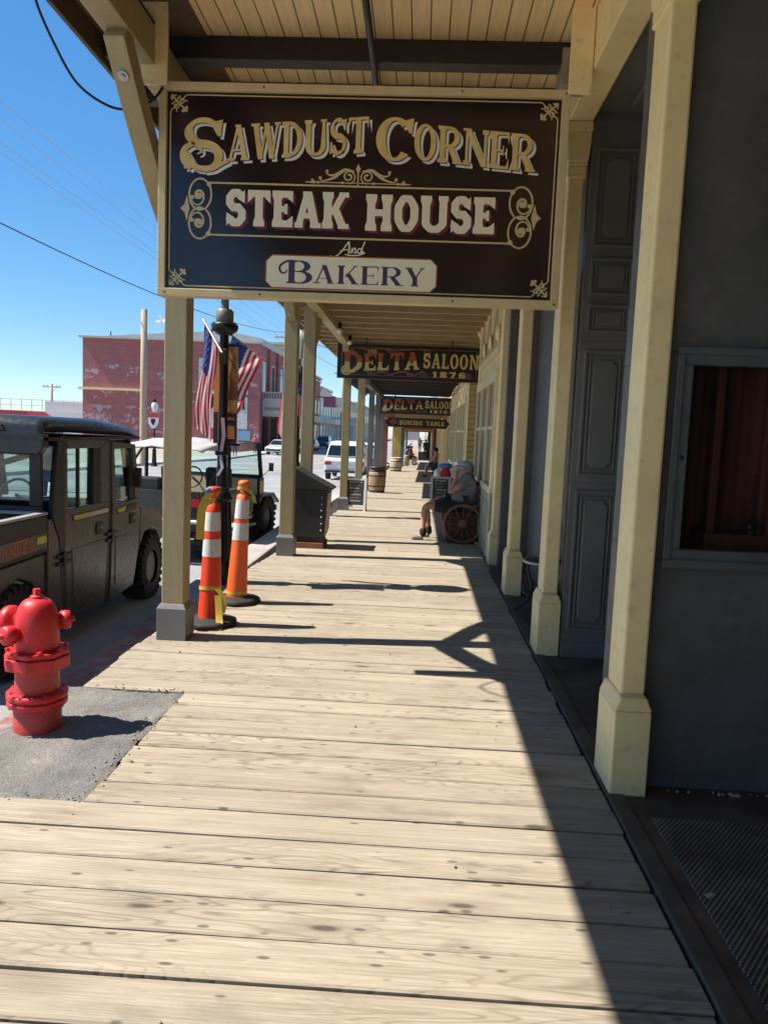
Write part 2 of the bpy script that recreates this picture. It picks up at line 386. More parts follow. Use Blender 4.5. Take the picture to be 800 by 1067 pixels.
sky.sun_elevation = SUN_EL; sky.sun_rotation = atan2(to_sun.x, to_sun.y)
sky.altitude = 1900; sky.air_density = 1.; sky.dust_density = .05; sky.ozone_density = 1.6
bg = w.node_tree.nodes['Background']; bg.inputs[1].default_value = .092
hs = w.node_tree.nodes.new('ShaderNodeHueSaturation'); hs.inputs['Saturation'].default_value = 1.7; hs.inputs['Value'].default_value = 1.
gm = w.node_tree.nodes.new('ShaderNodeGamma'); gm.inputs[1].default_value = .6
tint = w.node_tree.nodes.new('ShaderNodeMix'); tint.data_type = 'RGBA'; tint.blend_type = 'MULTIPLY'; tint.inputs[0].default_value = 1.
tint.inputs[7].default_value = (.82, .95, 1.05, 1); w.node_tree.links.new(sky.outputs[0], gm.inputs[0]); w.node_tree.links.new(gm.outputs[0], hs.inputs['Color']); w.node_tree.links.new(hs.outputs[0], tint.inputs[6]); w.node_tree.links.new(tint.outputs[2], bg.inputs[0])
sd = bpy.data.lights.new('sun', 'SUN'); sd.energy = 2.7; sd.angle = R(.5); sd.color = (1, .92, .80)
so_ = bpy.data.objects.new('sun', sd); col.objects.link(so_); so_.rotation_euler = to_sun.to_track_quat('Z', 'Y').to_euler()
sc.view_settings.view_transform = 'Standard'; sc.view_settings.look = 'None'; sc.view_settings.exposure = 1.8; sc.view_settings.gamma = 1.
sc.view_settings.use_curve_mapping = False
sc.cycles.max_bounces = 12; sc.cycles.diffuse_bounces = 9; sc.cycles.transparent_max_bounces = 16; sc.cycles.sample_clamp_indirect = 6.

# ------------------------------------------------------------------ ground, street, kerb, boardwalk
def asphalt(name, c, line=None):
    t = NT(name); v = t.coords(); n1 = t.noise(v, .35, 5, .6); n2 = t.noise(v, 60., 3, .7); n3 = t.noise(v, 2.2, 4, .65)
    cc = t.mix(t.ramp(n1, .35, .68), tuple(x * .8 for x in c), tuple(x * 1.25 for x in c))
    cc = t.mix(t.ramp(n2, .5, .72, 0, .55), cc, tuple(min(1, x * 2.3) for x in c))
    cc = t.mix(t.ramp(n3, .6, .72, 0, .3), cc, tuple(x * .5 for x in c))
    m = t.out(cc, .85, spec=.3); t.bump(t.math('ADD', n2, t.math('MULTIPLY', n3, .6)), .6, .012); return m
STREET = asphalt('street_asphalt', (.25, .25, .255)); LOT = asphalt('dusty_lot', (.32, .29, .25))
ys = [-40, 0, 10, 18, 28, 38, 48, 58, 100, 200, 400, 1200]
def sheet(name, xs, zoff, mat, ylist=ys):
    mb = MB()
    for a, b in zip(ylist[:-1], ylist[1:]):
        mb.add([(xs[0], a, gz(a) + zoff), (xs[1], a, gz(a) + zoff), (xs[1], b, gz(b) + zoff), (xs[0], b, gz(b) + zoff)], [(0, 1, 2, 3)])
    return struct(mb.build(name, mat))
sheet('ground', (-900, 900), -.40, LOT)
sheet('street', (-15.2, -2.0), -.35, STREET)
def line_mat(name, c):
    t = NT(name); v = t.coords(); n = t.noise(v, 5., 5, .7); return t.out(t.mix(t.ramp(n, .45, .62), c, (.16, .16, .16)), .7)
YEL = line_mat('worn_yellow_line', (.55, .38, .06)); WLN = line_mat('worn_white_line', (.6, .6, .58))
ylin = [q for q in range(4, 61, 2)] + [100, 200]
sheet('centre_line', (-8.62, -8.5), -.346, YEL, ylin); sheet('centre_line', (-8.36, -8.24), -.346, YEL, ylin)
mb = MB()
for y in [9 + 6.6 * k for k in range(16)]:
    if 9 < y < 110: mb.add([(-5.1, y, gz(y) - .346), (-2.5, y, gz(y) - .346), (-2.5, y + .11, gz(y + .11) - .346), (-5.1, y + .11, gz(y + .11) - .346)], [(0, 1, 2, 3)])
struct(mb.build('parking_lines', WLN))
CONC = asphalt('kerb_concrete', (.34, .33, .31))
t = NT('red_kerb_paint'); v = t.coords(); n = t.noise(v, 7., 5, .7); n2 = t.noise(v, 40., 3, .7)
REDK = t.out(t.mix(t.ramp(n, .42, .6), (.26, .11, .10), (.27, .245, .23)), .8); t.bump(n2, .5, .006)
mb = MB(); mb.box(-2.44, -2.17, -14, 6.9, -.45, -.2); struct(mb.build('kerb_painted', REDK, bevel=.03))
mb = MB(); mb.box(-2.36, -1.99, 6.91, 18, -.45, -.07)
for a, b in ((18, 28), (28, 38), (38, 48), (48, 58)):
    mb.prism([(a, gz(a) - .5), (b, gz(b) - .5), (b, gz(b) - .07), (a, gz(a) - .07)], 'x', -2.36, -1.99)
mb.box(-2.36, -1.99, 58, 200, -1.2, -.67); struct(mb.build('kerb', CONC, bevel=.02))
mb = MB()
for a, b in zip([20, 58], [58, 300]):
    mb.add([(-17, a, gz(a) - .22), (-14.6, a, gz(a) - .22), (-14.6, b, gz(b) - .22), (-17, b, gz(b) - .22), (-14.6, a, gz(a) - .4), (-14.6, b, gz(b) - .4)], [(0, 1, 2, 3), (1, 4, 5, 2)])
struct(mb.build('far_sidewalk', CONC))

# deck boards: real planks with worn rounded edges and open joints
mb = MB(); y = -11.925; rng = random.Random(3)
def left_edge(y):
    if y < 7: return -1.97
    if y < 10: return -1.97 + (y - 7) / 3 * .22
    if y < 15: return -1.75 + (y - 10) / 5 * .17
    return -1.58
PX, PY0, PY1 = -1.335, 3.05, 4.43                     # the asphalt cut-out round the hydrant
while y < 150:
    pitch = .197 if y < 45 else .6
    w_ = pitch - (rng.choice((.009, .010, .011, .012, .014, .016)) if y < 45 else .02); ea, eb = left_edge(y) + rng.uniform(-.012, .012), .905 + rng.uniform(-.008, .006)
    if PY0 - .05 < y < PY1 - .1: ea = PX + rng.uniform(-.012, .012)
    z = gz(y); dz = rng.uniform(-.003, .003); tw = rng.uniform(-.0025, .0025); r_ = .006
    prof = [(y, -.05), (y + w_, -.05), (y + w_, -r_), (y + w_ - r_, 0), (y + w_ / 2, .001), (y + r_, 0), (y, -r_)]
    segs = [(ea, eb)]
    if y > 8 and y < 30 and rng.random() < .2 and ea < -1.5:
        c_ = rng.choice([-1.1, -.35, .38]); segs = [(ea, c_ - .002), (c_ + .002, eb)]
    for xa, xb in segs:
        n_ = len(prof); sk = rng.uniform(-.006, .006)
        vs = [(xa, p[0], z + p[1] + dz - tw) for p in prof] + [(xb, p[0] + sk, z + p[1] + dz + tw) for p in prof]
        mb.add(vs, [list(range(n_))[::-1], [i + n_ for i in range(n_)]] + [(i, (i + 1) % n_, (i + 1) % n_ + n_, i + n_) for i in range(n_)])
    y += pitch
struct(mb.build('boardwalk', DECK))
mb = MB()
for a, b in ((-12, 18), (18, 28), (28, 38), (38, 48), (48, 58), (58, 150)):
    mb.prism([(a, gz(a) - .34), (b, gz(b) - .34), (b, gz(b) - .12), (a, gz(a) - .12)], 'x', -1.5 if a > 10 else -1.9, .95)
struct(mb.build('boardwalk_frame', flat('dark_substructure', (.02, .017, .014), .9)))

# asphalt patch with ragged edges
PATCH = None
t = NT('rough_patch_asphalt'); v = t.coords(); n1 = t.noise(v, 3., 5, .65); n2 = t.noise(v, 85., 3, .75); n3 = t.noise(v, 11., 4, .7)
cc = t.mix(t.ramp(n1, .35, .65), (.13, .13, .13), (.22, .215, .205)); cc = t.mix(t.ramp(n2, .5, .75, 0, .6), cc, (.42, .41, .39)); cc = t.mix(t.math('MULTIPLY', t.ramp(n3, .56, .7), t.ramp(n1, .5, .62)), cc, (.38, .34, .25))
PATCH = t.out(cc, .9, spec=.25); t.bump(t.math('ADD', n2, n3), .9, .012)
rng = random.Random(5); n_ = 44
def patch_pt(i, j):
    x = -2.08 + (PX - .012 + 2.08) * i / n_; y = PY0 - .012 + (PY1 - PY0 + .004) * j / n_
    e = min(i, n_ - i, j, n_ - j); jx = rng.uniform(-.009, .009) if e == 0 else rng.uniform(-.004, .004)
    return (x + jx, y + jx * .8, -.004 + rng.uniform(-.003, .003) - (.006 if e == 0 else 0) + .006 * sin(x * 7 + y * 5))
mb = MB(); mb.add([patch_pt(i, j) for j in range(n_ + 1) for i in range(n_ + 1)], [(j * (n_ + 1) + i, j * (n_ + 1) + i + 1, (j + 1) * (n_ + 1) + i + 1, (j + 1) * (n_ + 1) + i) for j in range(n_) for i in range(n_)], True)
mb.box(-2.075, PX - .03, PY0 - .03, PY1 - .03, -.3, -.05)
struct(mb.build('asphalt_patch', PATCH))
mb = MB(); rng = random.Random(12)                  # grit and crumbs along the ragged patch edge
for k in range(150):
    if rng.random() < .6: x, y_ = PX + rng.gauss(-.02, .035), rng.uniform(PY0, PY1)
    else: x, y_ = rng.uniform(-2.0, PX), rng.choice((PY0, PY1)) + rng.gauss(0, .02)
    if k > 110: x, y_ = rng.uniform(-1.9, .8), rng.uniform(1.6, 7)
    r_ = rng.uniform(.002, .006) * (1.3 if k < 200 else .8); mb.ball((x, y_, .004), r_, 5, (1, rng.uniform(.6, 1.2), .7))
o = mb.build('grit', paint('grey_grit', (.24, .23, .21), .9, .3, 60.)); o['kind'] = 'stuff'

# recess floor and rubber mat
t = NT('dark_entry_floor'); v = t.coords(); n1 = t.noise(v, 2.5, 5, .65); n2 = t.noise(v, 30, 4, .7)
cc = t.mix(t.ramp(n1, .35, .7), (.07, .055, .044), (.15, .12, .095)); cc = t.mix(t.ramp(n2, .58, .74, 0, .4), cc, (.15, .13, .11))
FLOOR = t.out(cc, t.ramp(n2, .3, .7, .65, .9), spec=.15); t.bump(n2, .3, .006)
mb = MB(); mb.box(.945, 4.2, -3.2, 9.55, -.3, .0); mb.box(.92, 1.0, -3.2, 9.3, -.2, .012); struct(mb.build('entry_floor', FLOOR, bevel=.006))
t = NT('perforated_mat_rubber'); v = t.coords((1, 1, 1), (0, 0, R(38)))
sp = t.n('ShaderNodeSeparateXYZ', i_0=v)
def wav(o_, k): return t.math('ABSOLUTE', t.math('SINE', t.math('MULTIPLY', o_, k)))
holes = t.math('MULTIPLY', wav(sp.outputs[0], pi / .016), wav(sp.outputs[1], pi / .012))
dirtn = t.noise(t.coords(), 4., 5, .7)
hm = t.ramp(holes, .3, .5)
cc = t.mix(hm, t.mix(t.ramp(dirtn, .35, .7), (.17, .135, .11), (.34, .28, .23)), (.016, .013, .012))
MAT = t.out(cc, .8, spec=.12); t.bump(t.math('MULTIPLY', hm, -1.), .8, .006)
mb = MB(); mb.box(1.06, 2.9, -1.5, 3.18, .001, .014); tag(mb.build('door_mat', MAT, bevel=.004), 'dark perforated rubber mat on the floor before the slate wall', 'mat')
mb = MB(); mb.box(-.018, .018, -.012, .012, 0, .004); o = mb.build('paper_scrap', flat('dull_paper', (.34, .31, .2), .8), bevel=.003); o.location = (1.1, 2.62, .0145); o.rotation_euler.z = .6; tag(o, 'small pale scrap of litter lying on the perforated mat edge', 'litter')

# ------------------------------------------------------------------ the near building (right)
B1 = thing('slate_building', 'dark slate painted building with a recessed entrance behind cream columns', 'building', (1.35, 3.5, 0))
L1 = tuple(B1.location)
def mbl(L): return MB(L)
wx0, wx1, wz0, wz1 = 1.135, 2.5, 1.075, 2.005            # show window opening
m = mbl(L1)
m.box(1.085, 4.2, 3.5, 4.25, 0, wz0); m.box(1.085, 4.2, 3.5, 4.25, wz1, 3.86); m.box(1.085, wx0 - .001, 3.5, 4.25, wz0, wz1); m.box(wx1, 4.2, 3.5, 4.25, wz0, wz1); m.box(wx0 - .001, wx1, 3.9, 4.25, wz0, wz1)
m.box(2.9, 4.2, 4.25, 9.5, 0, 3.86); m.box(1.36, 2.9, 5.75, 9.5, 0, 3.86); m.box(4.2, 4.3, -12, 9.5, -.3, 8.2); m.box(1.02, 1.36, 9.35, 9.5, 0, 3.86)
m.box(1.05, 4.2, -12, -2.2, 0, 3.86); m.build('wall', DARKW, B1, bevel=.006)
m = mbl(L1); m.box(1.115, 4.2, -12, 9.55, 3.86, 4.1); m.box(1.115, 4.2, -12, 9.55, 4.35, 8.2)
m.box(1.3, 2.9, 4.3, 4.42, 3.80, 3.86); m.box(1.3, 2.9, 5.3, 5.42, 3.80, 3.86); m.box(1.3, 1.42, 4.42, 5.3, 3.8, 3.86)
m.box(1.3, 1.42, 1.2, 3.3, 3.8, 3.86)
m.build('soffit', DARKD, B1, bevel=.01)
# panelled door leaf facing the walk
m = mbl(L1); m.box(1.105, 2.9, 5.62, 5.74, 0, 3.86)
PANELS = ((2.95, 3.62), (2.62, 2.88), (2.36, 2.56), (1.34, 2.24), (.2, 1.24))
m.box(1.105, 2.9, 5.60, 5.62, 0, .12)
dp = m.build('door_panelling', DARKD, B1, bevel=.004)
def raised(mm, x0, x1, z0, z1, y0, notch=.03):
    k = .022
    for a, b, c, d in ((x0, x1, z0, z0 + k), (x0, x1, z1 - k, z1)): mm.box(a, b, y0 - .02, y0, c, d)
    for a, b in ((x0, x0 + k), (x1 - k, x1)): mm.box(a, b, y0 - .0195, y0, z0 + k, z1 - k)
    k2 = .042
    for a, b, c, d in ((x0 + k2, x1 - k2, z0 + k2, z0 + k2 + .012), (x0 + k2, x1 - k2, z1 - k2 - .012, z1 - k2)): mm.box(a, b, y0 - .011, y0, c, d)
    for a, b in ((x0 + k2, x0 + k2 + .012), (x1 - k2 - .012, x1 - k2)): mm.box(a, b, y0 - .0105, y0, z0 + k2 + .012, z1 - k2 - .012)
    q = .068; n2 = notch
    if z1 - z0 > .4:
        xa, xb, za, zb = x0 + q, x1 - q, z0 + q, z1 - q
        mm.prism([(xa + n2, za), (xb - n2, za), (xb - n2, za + n2 * .6), (xb, za + n2 * 1.2), (xb, zb - n2 * 1.2), (xb - n2, zb - n2 * .6), (xb - n2, zb), (xa + n2, zb), (xa + n2, zb - n2 * .6), (xa, zb - n2 * 1.2), (xa, za + n2 * 1.2), (xa + n2, za + n2 * .6)], 'y', y0 - .016, y0)
    else: mm.box(x0 + q * .9, x1 - q * .9, y0 - .013, y0, z0 + q * .8, z1 - q * .8)
for xa in (1.145, 1.56, 1.98):
    for z0, z1 in PANELS:
        m = mbl(L1); raised(m, xa, xa + .305, z0, z1, 5.618); m.build('panel', DARKD, dp, bevel=.0045)
m = mbl(L1)
for z in (1.29, 2.3, 2.59): m = mbl(L1); m.box(1.105, 2.9, 5.613, 5.619, z - .004, z + .004); m.build('rail', DARKD, dp)
# show window let into the wall
FRAMEW = paint('slate_frame_paint', (.105, .118, .122), .4, .1, 4., .1)
wroot = MB(L1); fw = .055
wroot.box(wx0, wx1, 3.475, 3.53, wz1 - fw, wz1); wroot.box(wx0, wx1, 3.475, 3.53, wz0, wz0 + fw)
wroot.box(wx0, wx0 + fw, 3.475, 3.53, wz0 + fw, wz1 - fw); wroot.box(wx1 - fw, wx1, 3.475, 3.53, wz0 + fw, wz1 - fw)
wf = wroot.build('window', FRAMEW, B1, bevel=.006)
m = mbl(L1); m.box(wx0 - .022, wx1, 3.462, 3.478, wz1 - .012, wz1 + .022); m.box(wx0 - .022, wx1, 3.462, 3.478, wz0 - .03, wz0 + .01); m.box(wx0 - .022, wx0 + .012, 3.463, 3.477, wz0 + .01, wz1 - .012)
m.build('moulding', FRAMEW, wf, bevel=.005)
m = mbl(L1); m.box(wx0 + fw - .005, wx1 - fw, 3.515, 3.519, wz0 + fw - .005, wz1 - fw + .005); m.build('pane', glass('show_window_glass', (.9, .87, .86), .05, .015), wf)
t = NT('maroon_curtain'); v = t.coords((7, 1, .35)); n1 = t.noise(v, 1.6, 3, .5)
CURT = t.out(t.mix(t.ramp(n1, .35, .65), (.045, .017, .014), (.19, .075, .06)), .8); t.bump(n1, .7, .03)
m = mbl(L1)
nx = 60; vs = []
for k in range(nx + 1):
    x = wx0 + .04 + (wx1 - wx0 - .08) * k / nx; yy = 3.83 + .018 * sin(x * 41) + .01 * sin(x * 97)
    vs += [(x, yy, wz0 + .03), (x, yy, wz1 - .03)]
m.add(vs, [(2 * k, 2 * k + 2, 2 * k + 3, 2 * k + 1) for k in range(nx)], True); m.build('curtain', CURT, wf)
WOODR = paint('red_brown_wood', (.16, .06, .04), .45, .2, 4., .1, grain=(8, 8, .8))
m = mbl(L1)
for x in (1.37, 1.60, 1.66, 1.95, 2.2): m.box(x, x + (.035 if x != 1.66 else .012), 3.66, 3.7, wz0 + .08, wz1 - .03)
m.box(1.34, 2.3, 3.6, 3.8, wz0 + .015, wz0 + .12); m.box(1.62, 2.3, 3.6, 3.78, wz0 + .12, wz0 + .4)
m.build('display_rack', WOODR, wf, bevel=.004)
m = mbl(L1); m.ball((1.545, 3.60, wz0 + .13 + .03), .028, 10); m.lathe([(.03, 0), (.022, .02), (.012, .06), (.0, .08)], (1.545, 3.60, wz0 + .12), 10); m.build('ornament', BLACK, wf)
m = mbl(L1); m.lathe([(.0, -.006), (.011, -.006), (.012, 0)], (1.162, 3.474, 1.54), 12, 'y'); m.build('lock', BLACK, wf)
# litter flecks along the wall foot
m = MB(); rng = random.Random(2)
for k in range(16):
    x = rng.uniform(1.2, 1.9); m.ball((x, 3.47 - rng.uniform(0, .02), .006 + .0), rng.uniform(.003, .008), 6)
m.box(1.5, 1.54, 3.44, 3.46, .002, .010)
o = m.build('wall_foot_crumbs', flat('pale_crumbs', (.42, .42, .40), .8)); o['kind'] = 'stuff'

# columns along the facade
def column(y, label, x=.93):
    c = thing('column', label, 'column', (x + .083, y + .15, 0), 0, 'cream columns along the right side of the boardwalk')
    m = MB(); m.box(-.083, .083, -.152, .152, 0, .395); m.prism([(-.083, .395), (.083, .395), (.058, .465), (-.058, .465)], 'y', -.118, .118)
    m.build('base', CREAM, c, bevel=.008)
    m = MB(); m.prism([(-.083, .395), (-.083, .405), (-.060, .46), (.060, .46), (.083, .405), (.083, .395)], 'y', -.15, .15); m.build('base_moulding', CREAM, c, bevel=.01)
    m = MB(); m.box(-.056, .056, -.115, .115, .465, 3.5); m.build('shaft', SHAFT, c, bevel=.012)
    m = MB(); m.box(-.066, .066, -.13, .13, 3.42, 3.445); m.box(-.07, .07, -.14, .14, 3.5, 3.52); m.prism([(-.07, 3.52), (.07, 3.52), (.085, 3.66), (.085, 3.72), (-.085, 3.72), (-.085, 3.66)], 'y', -.15, .15); m.box(-.09, .09, -.16, .16, 3.72, 3.79); m.box(-.0655, .0655, -.1295, .1295, 3.445, 3.5)
    m.build('capital', CREAM, c, bevel=.008); return c
SHAFT = CREAM
column(3.385, 'nearest cream column, beside the slate wall and its show window')
column(5.60, 'cream column with capital in front of the dark panelled door')
column(7.72, 'slim cream column beyond the black iron chair')
column(-.4, 'cream column behind the viewer along the open entrance')

# ------------------------------------------------------------------ porch roofs, posts
CEILW = None
t = NT('tan_ceiling_boards'); tc = t.n('ShaderNodeTexCoord'); sp = t.n('ShaderNodeSeparateXYZ', i_0=tc.outputs['Object'])
gx = t.math('FRACT', t.math('DIVIDE', sp.outputs[0], .118)); seam = t.math('LESS_THAN', gx, .07)
bid = t.math('FLOOR', t.math('DIVIDE', sp.outputs[0], .118)); wn = t.n('ShaderNodeTexWhiteNoise', noise_dimensions='1D'); t.t.links.new(bid, wn.inputs['W'])
n1 = t.noise(t.coords((9, .6, 1)), 3., 4, .6)
cc = t.mix(wn.outputs['Value'], (.88, .65, .34), (.84, .60, .30)); cc = t.mix(t.ramp(n1, .4, .75, 0, .3), cc, (.36, .22, .11)); cc = t.mix(t.math('MULTIPLY', seam, .9), cc, (.05, .03, .018))
CEIL = t.out(cc, .55); t.bump(t.math('MULTIPLY', seam, -1), .6, .006)
def awning(name_label, y0, y1, zc, xl, xr, ceil, joist, header, fascia, spacing, hz, jd=.145, jw=.13, first=None, right_header=True):
    A = thing('porch_roof', name_label, 'porch roof', ((xl + xr) / 2, (y0 + y1) / 2, zc), 0, 'porch roofs over the boardwalk'); L = tuple(A.location)
    m = MB(L); m.box(xl, xr, y0, y1, zc, zc + .05); m.build('ceiling', ceil, A)
    m = MB(L); m.prism([(xl - .03, zc + .051), (xr, zc + .051), (xr, zc + .26), (xl - .03, zc + .10)], 'y', y0 - .02, y1 + .02); m.build('roof_deck', GALV, A)
    y = first if first is not None else y0 + .1
    while y < y1 - .15:
        m = MB(L); m.box(xl + .02, xr, y, y + jw, zc - jd, zc - .002); m.build('joist', joist, A, bevel=.004); y += spacing
    m = MB(L); m.box(xl - .03, xl, y0, y1, zc - .17, zc + .12); m.build('fascia', fascia, A, bevel=.004)
    m = MB(L); m.box(hz[0], hz[1], y0, y1, hz[2], zc - jd - .002); m.build('header_beam', header, A, bevel=.006)
    return A, L
A1, LA = awning('tan boarded porch roof with dark joists above the steak house sign', -12, 9.8, 4.13, -2.2, .925, CEIL, JOIST, POSTP, BROWNU, .66, (-1.86, -1.70, 3.76), first=5.24)
for y in (-11.8, -10.5, -9.2, -7.9, -6.6, -5.3, -4, -2.7, -1.4, -.1, 1.2, 2.5, 3.8): m = MB(LA); m.box(-2.18, .925, y, y + .13, 4.13 - .145, 4.128); m.build('joist', JOIST, A1, bevel=.004)
m = MB(LA); m.box(-2.195, -1.5, -12, 9.8, 4.118, 4.128); m.build('eave_lining', BROWNU, A1)
m = MB(LA); m.box(.93, 1.1, -12, 9.55, 3.792, 4.16); m.build('beam', CREAM, A1, bevel=.01)
m = MB(LA); m.tube([(-.4, -12, 3.945), (-.4, 9.5, 3.945)], .022, 10)
for y in range(-2, 9, 2): m.box(-.425, -.375, y - .015, y + .015, 3.93, 3.99)
m.build('pipe', IRON, A1)
m = MB(LA); m.box(.80, .86, 5.2, 5.42, 3.86, 4.08); m.box(.80, .86, 5.85, 6.05, 3.86, 4.0); m.build('joist_hanger', GALV, A1, bevel=.004)
m = MB(LA); m.box(-1.86, -1.70, -12, 9.8, 3.99, 4.0); m.build('header_packing', JOIST, A1)

def knee(m, y0, z0, y1, z1, x, w=.13):
    """curved knee brace in the plane of the street edge"""
    pts = []; d = V((y1 - y0, z1 - z0)); nrm = V((-d.y, d.x)).normalized()
    for i in range(9):
        q = i / 8; pts.append(V((y0, z0)) + d * q + nrm * (.05 * sin(pi * q) * (1 if d.x < 0 else -1)))
    a = [p + nrm * .07 for p in pts]; b = [p - nrm * .07 for p in pts]
    m.prism([(p.x, p.y) for p in a] + [(p.x, p.y) for p in b[::-1]], 'x', x - w / 2, x + w / 2)
def post(x, y, top, label, mat=None, base=True, braces=(), w=.165, bw=.22, bh=.27, group='square posts along the street edge', bmat=None, mid=None):
    z0 = gz(y); p = thing('porch_post', label, 'post', (x, y, z0), 0, group); mt = mat or POSTP
    m = MB(); m.box(-w / 2, w / 2, -w / 2, w / 2, bh - .03 if base else 0, top - z0); m.build('shaft', mt, p, bevel=.008)
    if base:
        m = MB(); m.box(-bw / 2, bw / 2, -bw / 2, bw / 2, 0, bh - .035); k = w / 2 + .006
        b = bw / 2; zz = bh - .035; vs = [(-b, -b, zz), (b, -b, zz), (b, b, zz), (-b, b, zz), (-k, -k, bh), (k, -k, bh), (k, k, bh), (-k, k, bh)]
        m.add(vs, [(0, 1, 5, 4), (1, 2, 6, 5), (2, 3, 7, 6), (3, 0, 4, 7), (4, 5, 6, 7)]); m.build('plinth', bmat or GREYP, p, bevel=.003)
    for s, zb, zt, run in braces:
        m = MB(); knee(m, s * w * .3, zb - z0, s * run, zt - z0, 0, .12); br = m.build('brace', mt, p, bevel=.006)
        d_ = V((0, s * (run - w * .3), zt - zb)).normalized(); n_ = V((0, s * d_.z, -abs(d_.y)))
        for f_ in (.12, .86):
            c_ = V((0, s * w * .3, zb - z0)) + V((0, s * (run - w * .3), zt - zb)) * f_ + n_ * (.066 + .05 * sin(pi * f_)); m = MB(); m.tube([c_, c_ + n_ * .014], .032, 14); m.tube([c_ + n_ * .014, c_ + n_ * .026], .014, 6); m.build('washer', GALV, br)
    return p
post(-1.775, 5.61, 3.76, 'nearest khaki square post on grey plinth, left of the traffic cones', braces=((-1, 2.85, 3.76, 1.18), (1, 2.95, 3.74, 1.0)))
post(-1.625, 9.6, 3.76, 'khaki post with curved brace standing in front of the black bin', braces=((-1, 2.95, 3.74, .8),))
post(-1.60, 11.0, 3.33, 'khaki post standing just behind the black bin', base=False, braces=((1, 2.75, 3.3, .75),))
post(-1.485, 15.5, 3.33, 'khaki post standing left of the street side chalkboard', w=.15, braces=((-1, 2.85, 3.3, .6),))
post(-1.43, 18.6, 3.2, 'khaki post between the street side chalkboard and the barrel', w=.17, base=False)
post(-1.775, .3, 3.76, 'khaki post behind the viewer near the hydrant', braces=((1, 3.15, 3.74, .8),))
# ------------------------------------------------------------------ hanging signs
t = NT('gloss_sign_black'); v = t.coords(); n1 = t.noise(v, 1.5, 3, .5)
SIGNB = t.out(t.mix(t.ramp(n1, .35, .65), (.018, .009, .010), (.026, .013, .013)), .16, spec=.6); t.bump(t.noise(v, 2.2, 2, .4), .05, .01)
t = NT('sign_gold_leaf'); v = t.coords(); n1 = t.noise(v, 9., 3, .6)
GOLD = t.out(t.mix(t.ramp(n1, .35, .65), (.66, .45, .14), (.80, .60, .24)), .38)
CREAMW = flat('sign_cream', (.86, .79, .57), .45); SHADEW = flat('sign_silver_shade', (.74, .75, .74), .45)
MAROON = flat('sign_maroon', (.16, .012, .035), .4); PURPLE = flat('sign_plum', (.06, .03, .09), .4); PALEG = flat('sign_pale_gold', (.62, .50, .24), .4)
ORANGE = flat('sign_burnt_orange', (.42, .09, .02), .45); MAUVE = flat('sign_dull_mauve', (.30, .15, .15), .5); PYEL = flat('sign_pale_yellow', (.66, .55, .22), .45); INK = flat('sign_outline_black', (.006, .005, .005), .4)
FRAMEC = paint('sign_frame_paint', (.62, .50, .27), .45, .08, 4., .12, (.3, .22, .1), .25)

S = thing('hanging_sign', 'big dark sign reading Sawdust Corner Steak House and Bakery in a cream frame', 'sign', (-.435, 4.9, 2.41))
SW, SH = 2.47, 1.255; K = SW / 412.; KY = SH / 219.
m = MB(); m.box(-SW / 2 + .01, SW / 2 - .01, -.012, .012, .01, SH - .01); m.build('panel', SIGNB, S)
fr = .035
m = MB()
for f0, f1, za, zb in ((-SW / 2 - .012, SW / 2 + .012, -.012, .036), (-SW / 2 - .012, SW / 2 + .012, SH - .036, SH + .012)): m.box(f0, f1, -.042, .042, za, zb)
for xa in (-SW / 2 - .012, SW / 2 - .036): m.box(xa, xa + .048, -.0415, .0415, .036, SH - .036)
m.build('frame', FRAMEC, S, bevel=.004)
for xa, xb in ((-1.345, -1.19), (1.225, 1.36)):
    m = MB(); m.box(xa, xb, -.064, -.0445, SH - .02, SH + .62); m.build('hanger_board', CREAM, S, bevel=.004)
    m = MB(); m.box(xa + .03, xb - .03, -.03, .06, SH + .012, SH + .50); m.build('hanger_block', OLIVE, S, bevel=.004)
def T3(x, y, d): return ((x - 206) * K, -.0125 - d, SH - y * KY)          # sign units, y runs down
def T3u(x, y, d): return ((x - 206) * K, -.0125 - d, y * KY)               # y runs up from the bottom edge
HH = 219.
def up(y): return HH - y
BIGS = dict(T=.155, t=.075, sh=.07, so=.05, oct=False)
def baseA(x): return up(77 - (x - 66) / 146 * 12.5)
def baseB(x): return up(70.5 + (x - 262) / 119 * 9.5)
words = [('S', 22, 65, up(87), 54, BIGS), ('AWDUST', 68, 213, baseA, 37, VICT), ('C', 221, 259, up(72.5), 45, VICT), ('ORNER', 260, 381, baseB, 37.5, VICT)]
for nm, mt, dx, dy, e in (('lettering_shade', SHADEW, 3.4, -3.2, .0010), ('lettering_outline', INK, .9, -.9, .0016), ('lettering', GOLD, 0, 0, .0024)):
    m = MB()
    for s_, a, b, bs, h, st in words: text(m, s_, a, b, bs, h, T3u, st, e, .05, dx, dy)
    # flourish of the big S
    lay(m, [[(p[0] + dx, p[1] + dy) for p in q] for q in smooth2([(31, up(85)), (24.5, up(79)), (22.5, up(71)), (25.5, up(63.5)), (33, up(60)), (39.5, up(63)), (41, up(68)), (37, up(70))], [5, 6.5, 7, 6, 4.6, 3.2, 2.2, 1.2])], T3u, e)
    lay(m, [[(p[0] + dx, p[1] + dy) for p in q] for q in smooth2([(44, up(86)), (54, up(84.5)), (62, up(80)), (70, up(76.5))], [6, 5, 4, 3])], T3u, e)
    m.build(nm, mt, S, fix=False)
for nm, mt, dx, dy, e in (('block_lettering_shade', MAROON, 2.6, -2.6, .0010), ('block_lettering', CREAMW, 0, 0, .0024)):
    
    for wd_, xa_, xb_, yb_ in (('STEAK', 68, 194, 144), ('HOUSE', 213, 345, 145)): m = MB(); text(m, wd_, xa_, xb_, up(yb_), 38, T3u, SLAB, e, .06, dx, dy); m.build(nm, mt, S, fix=False)
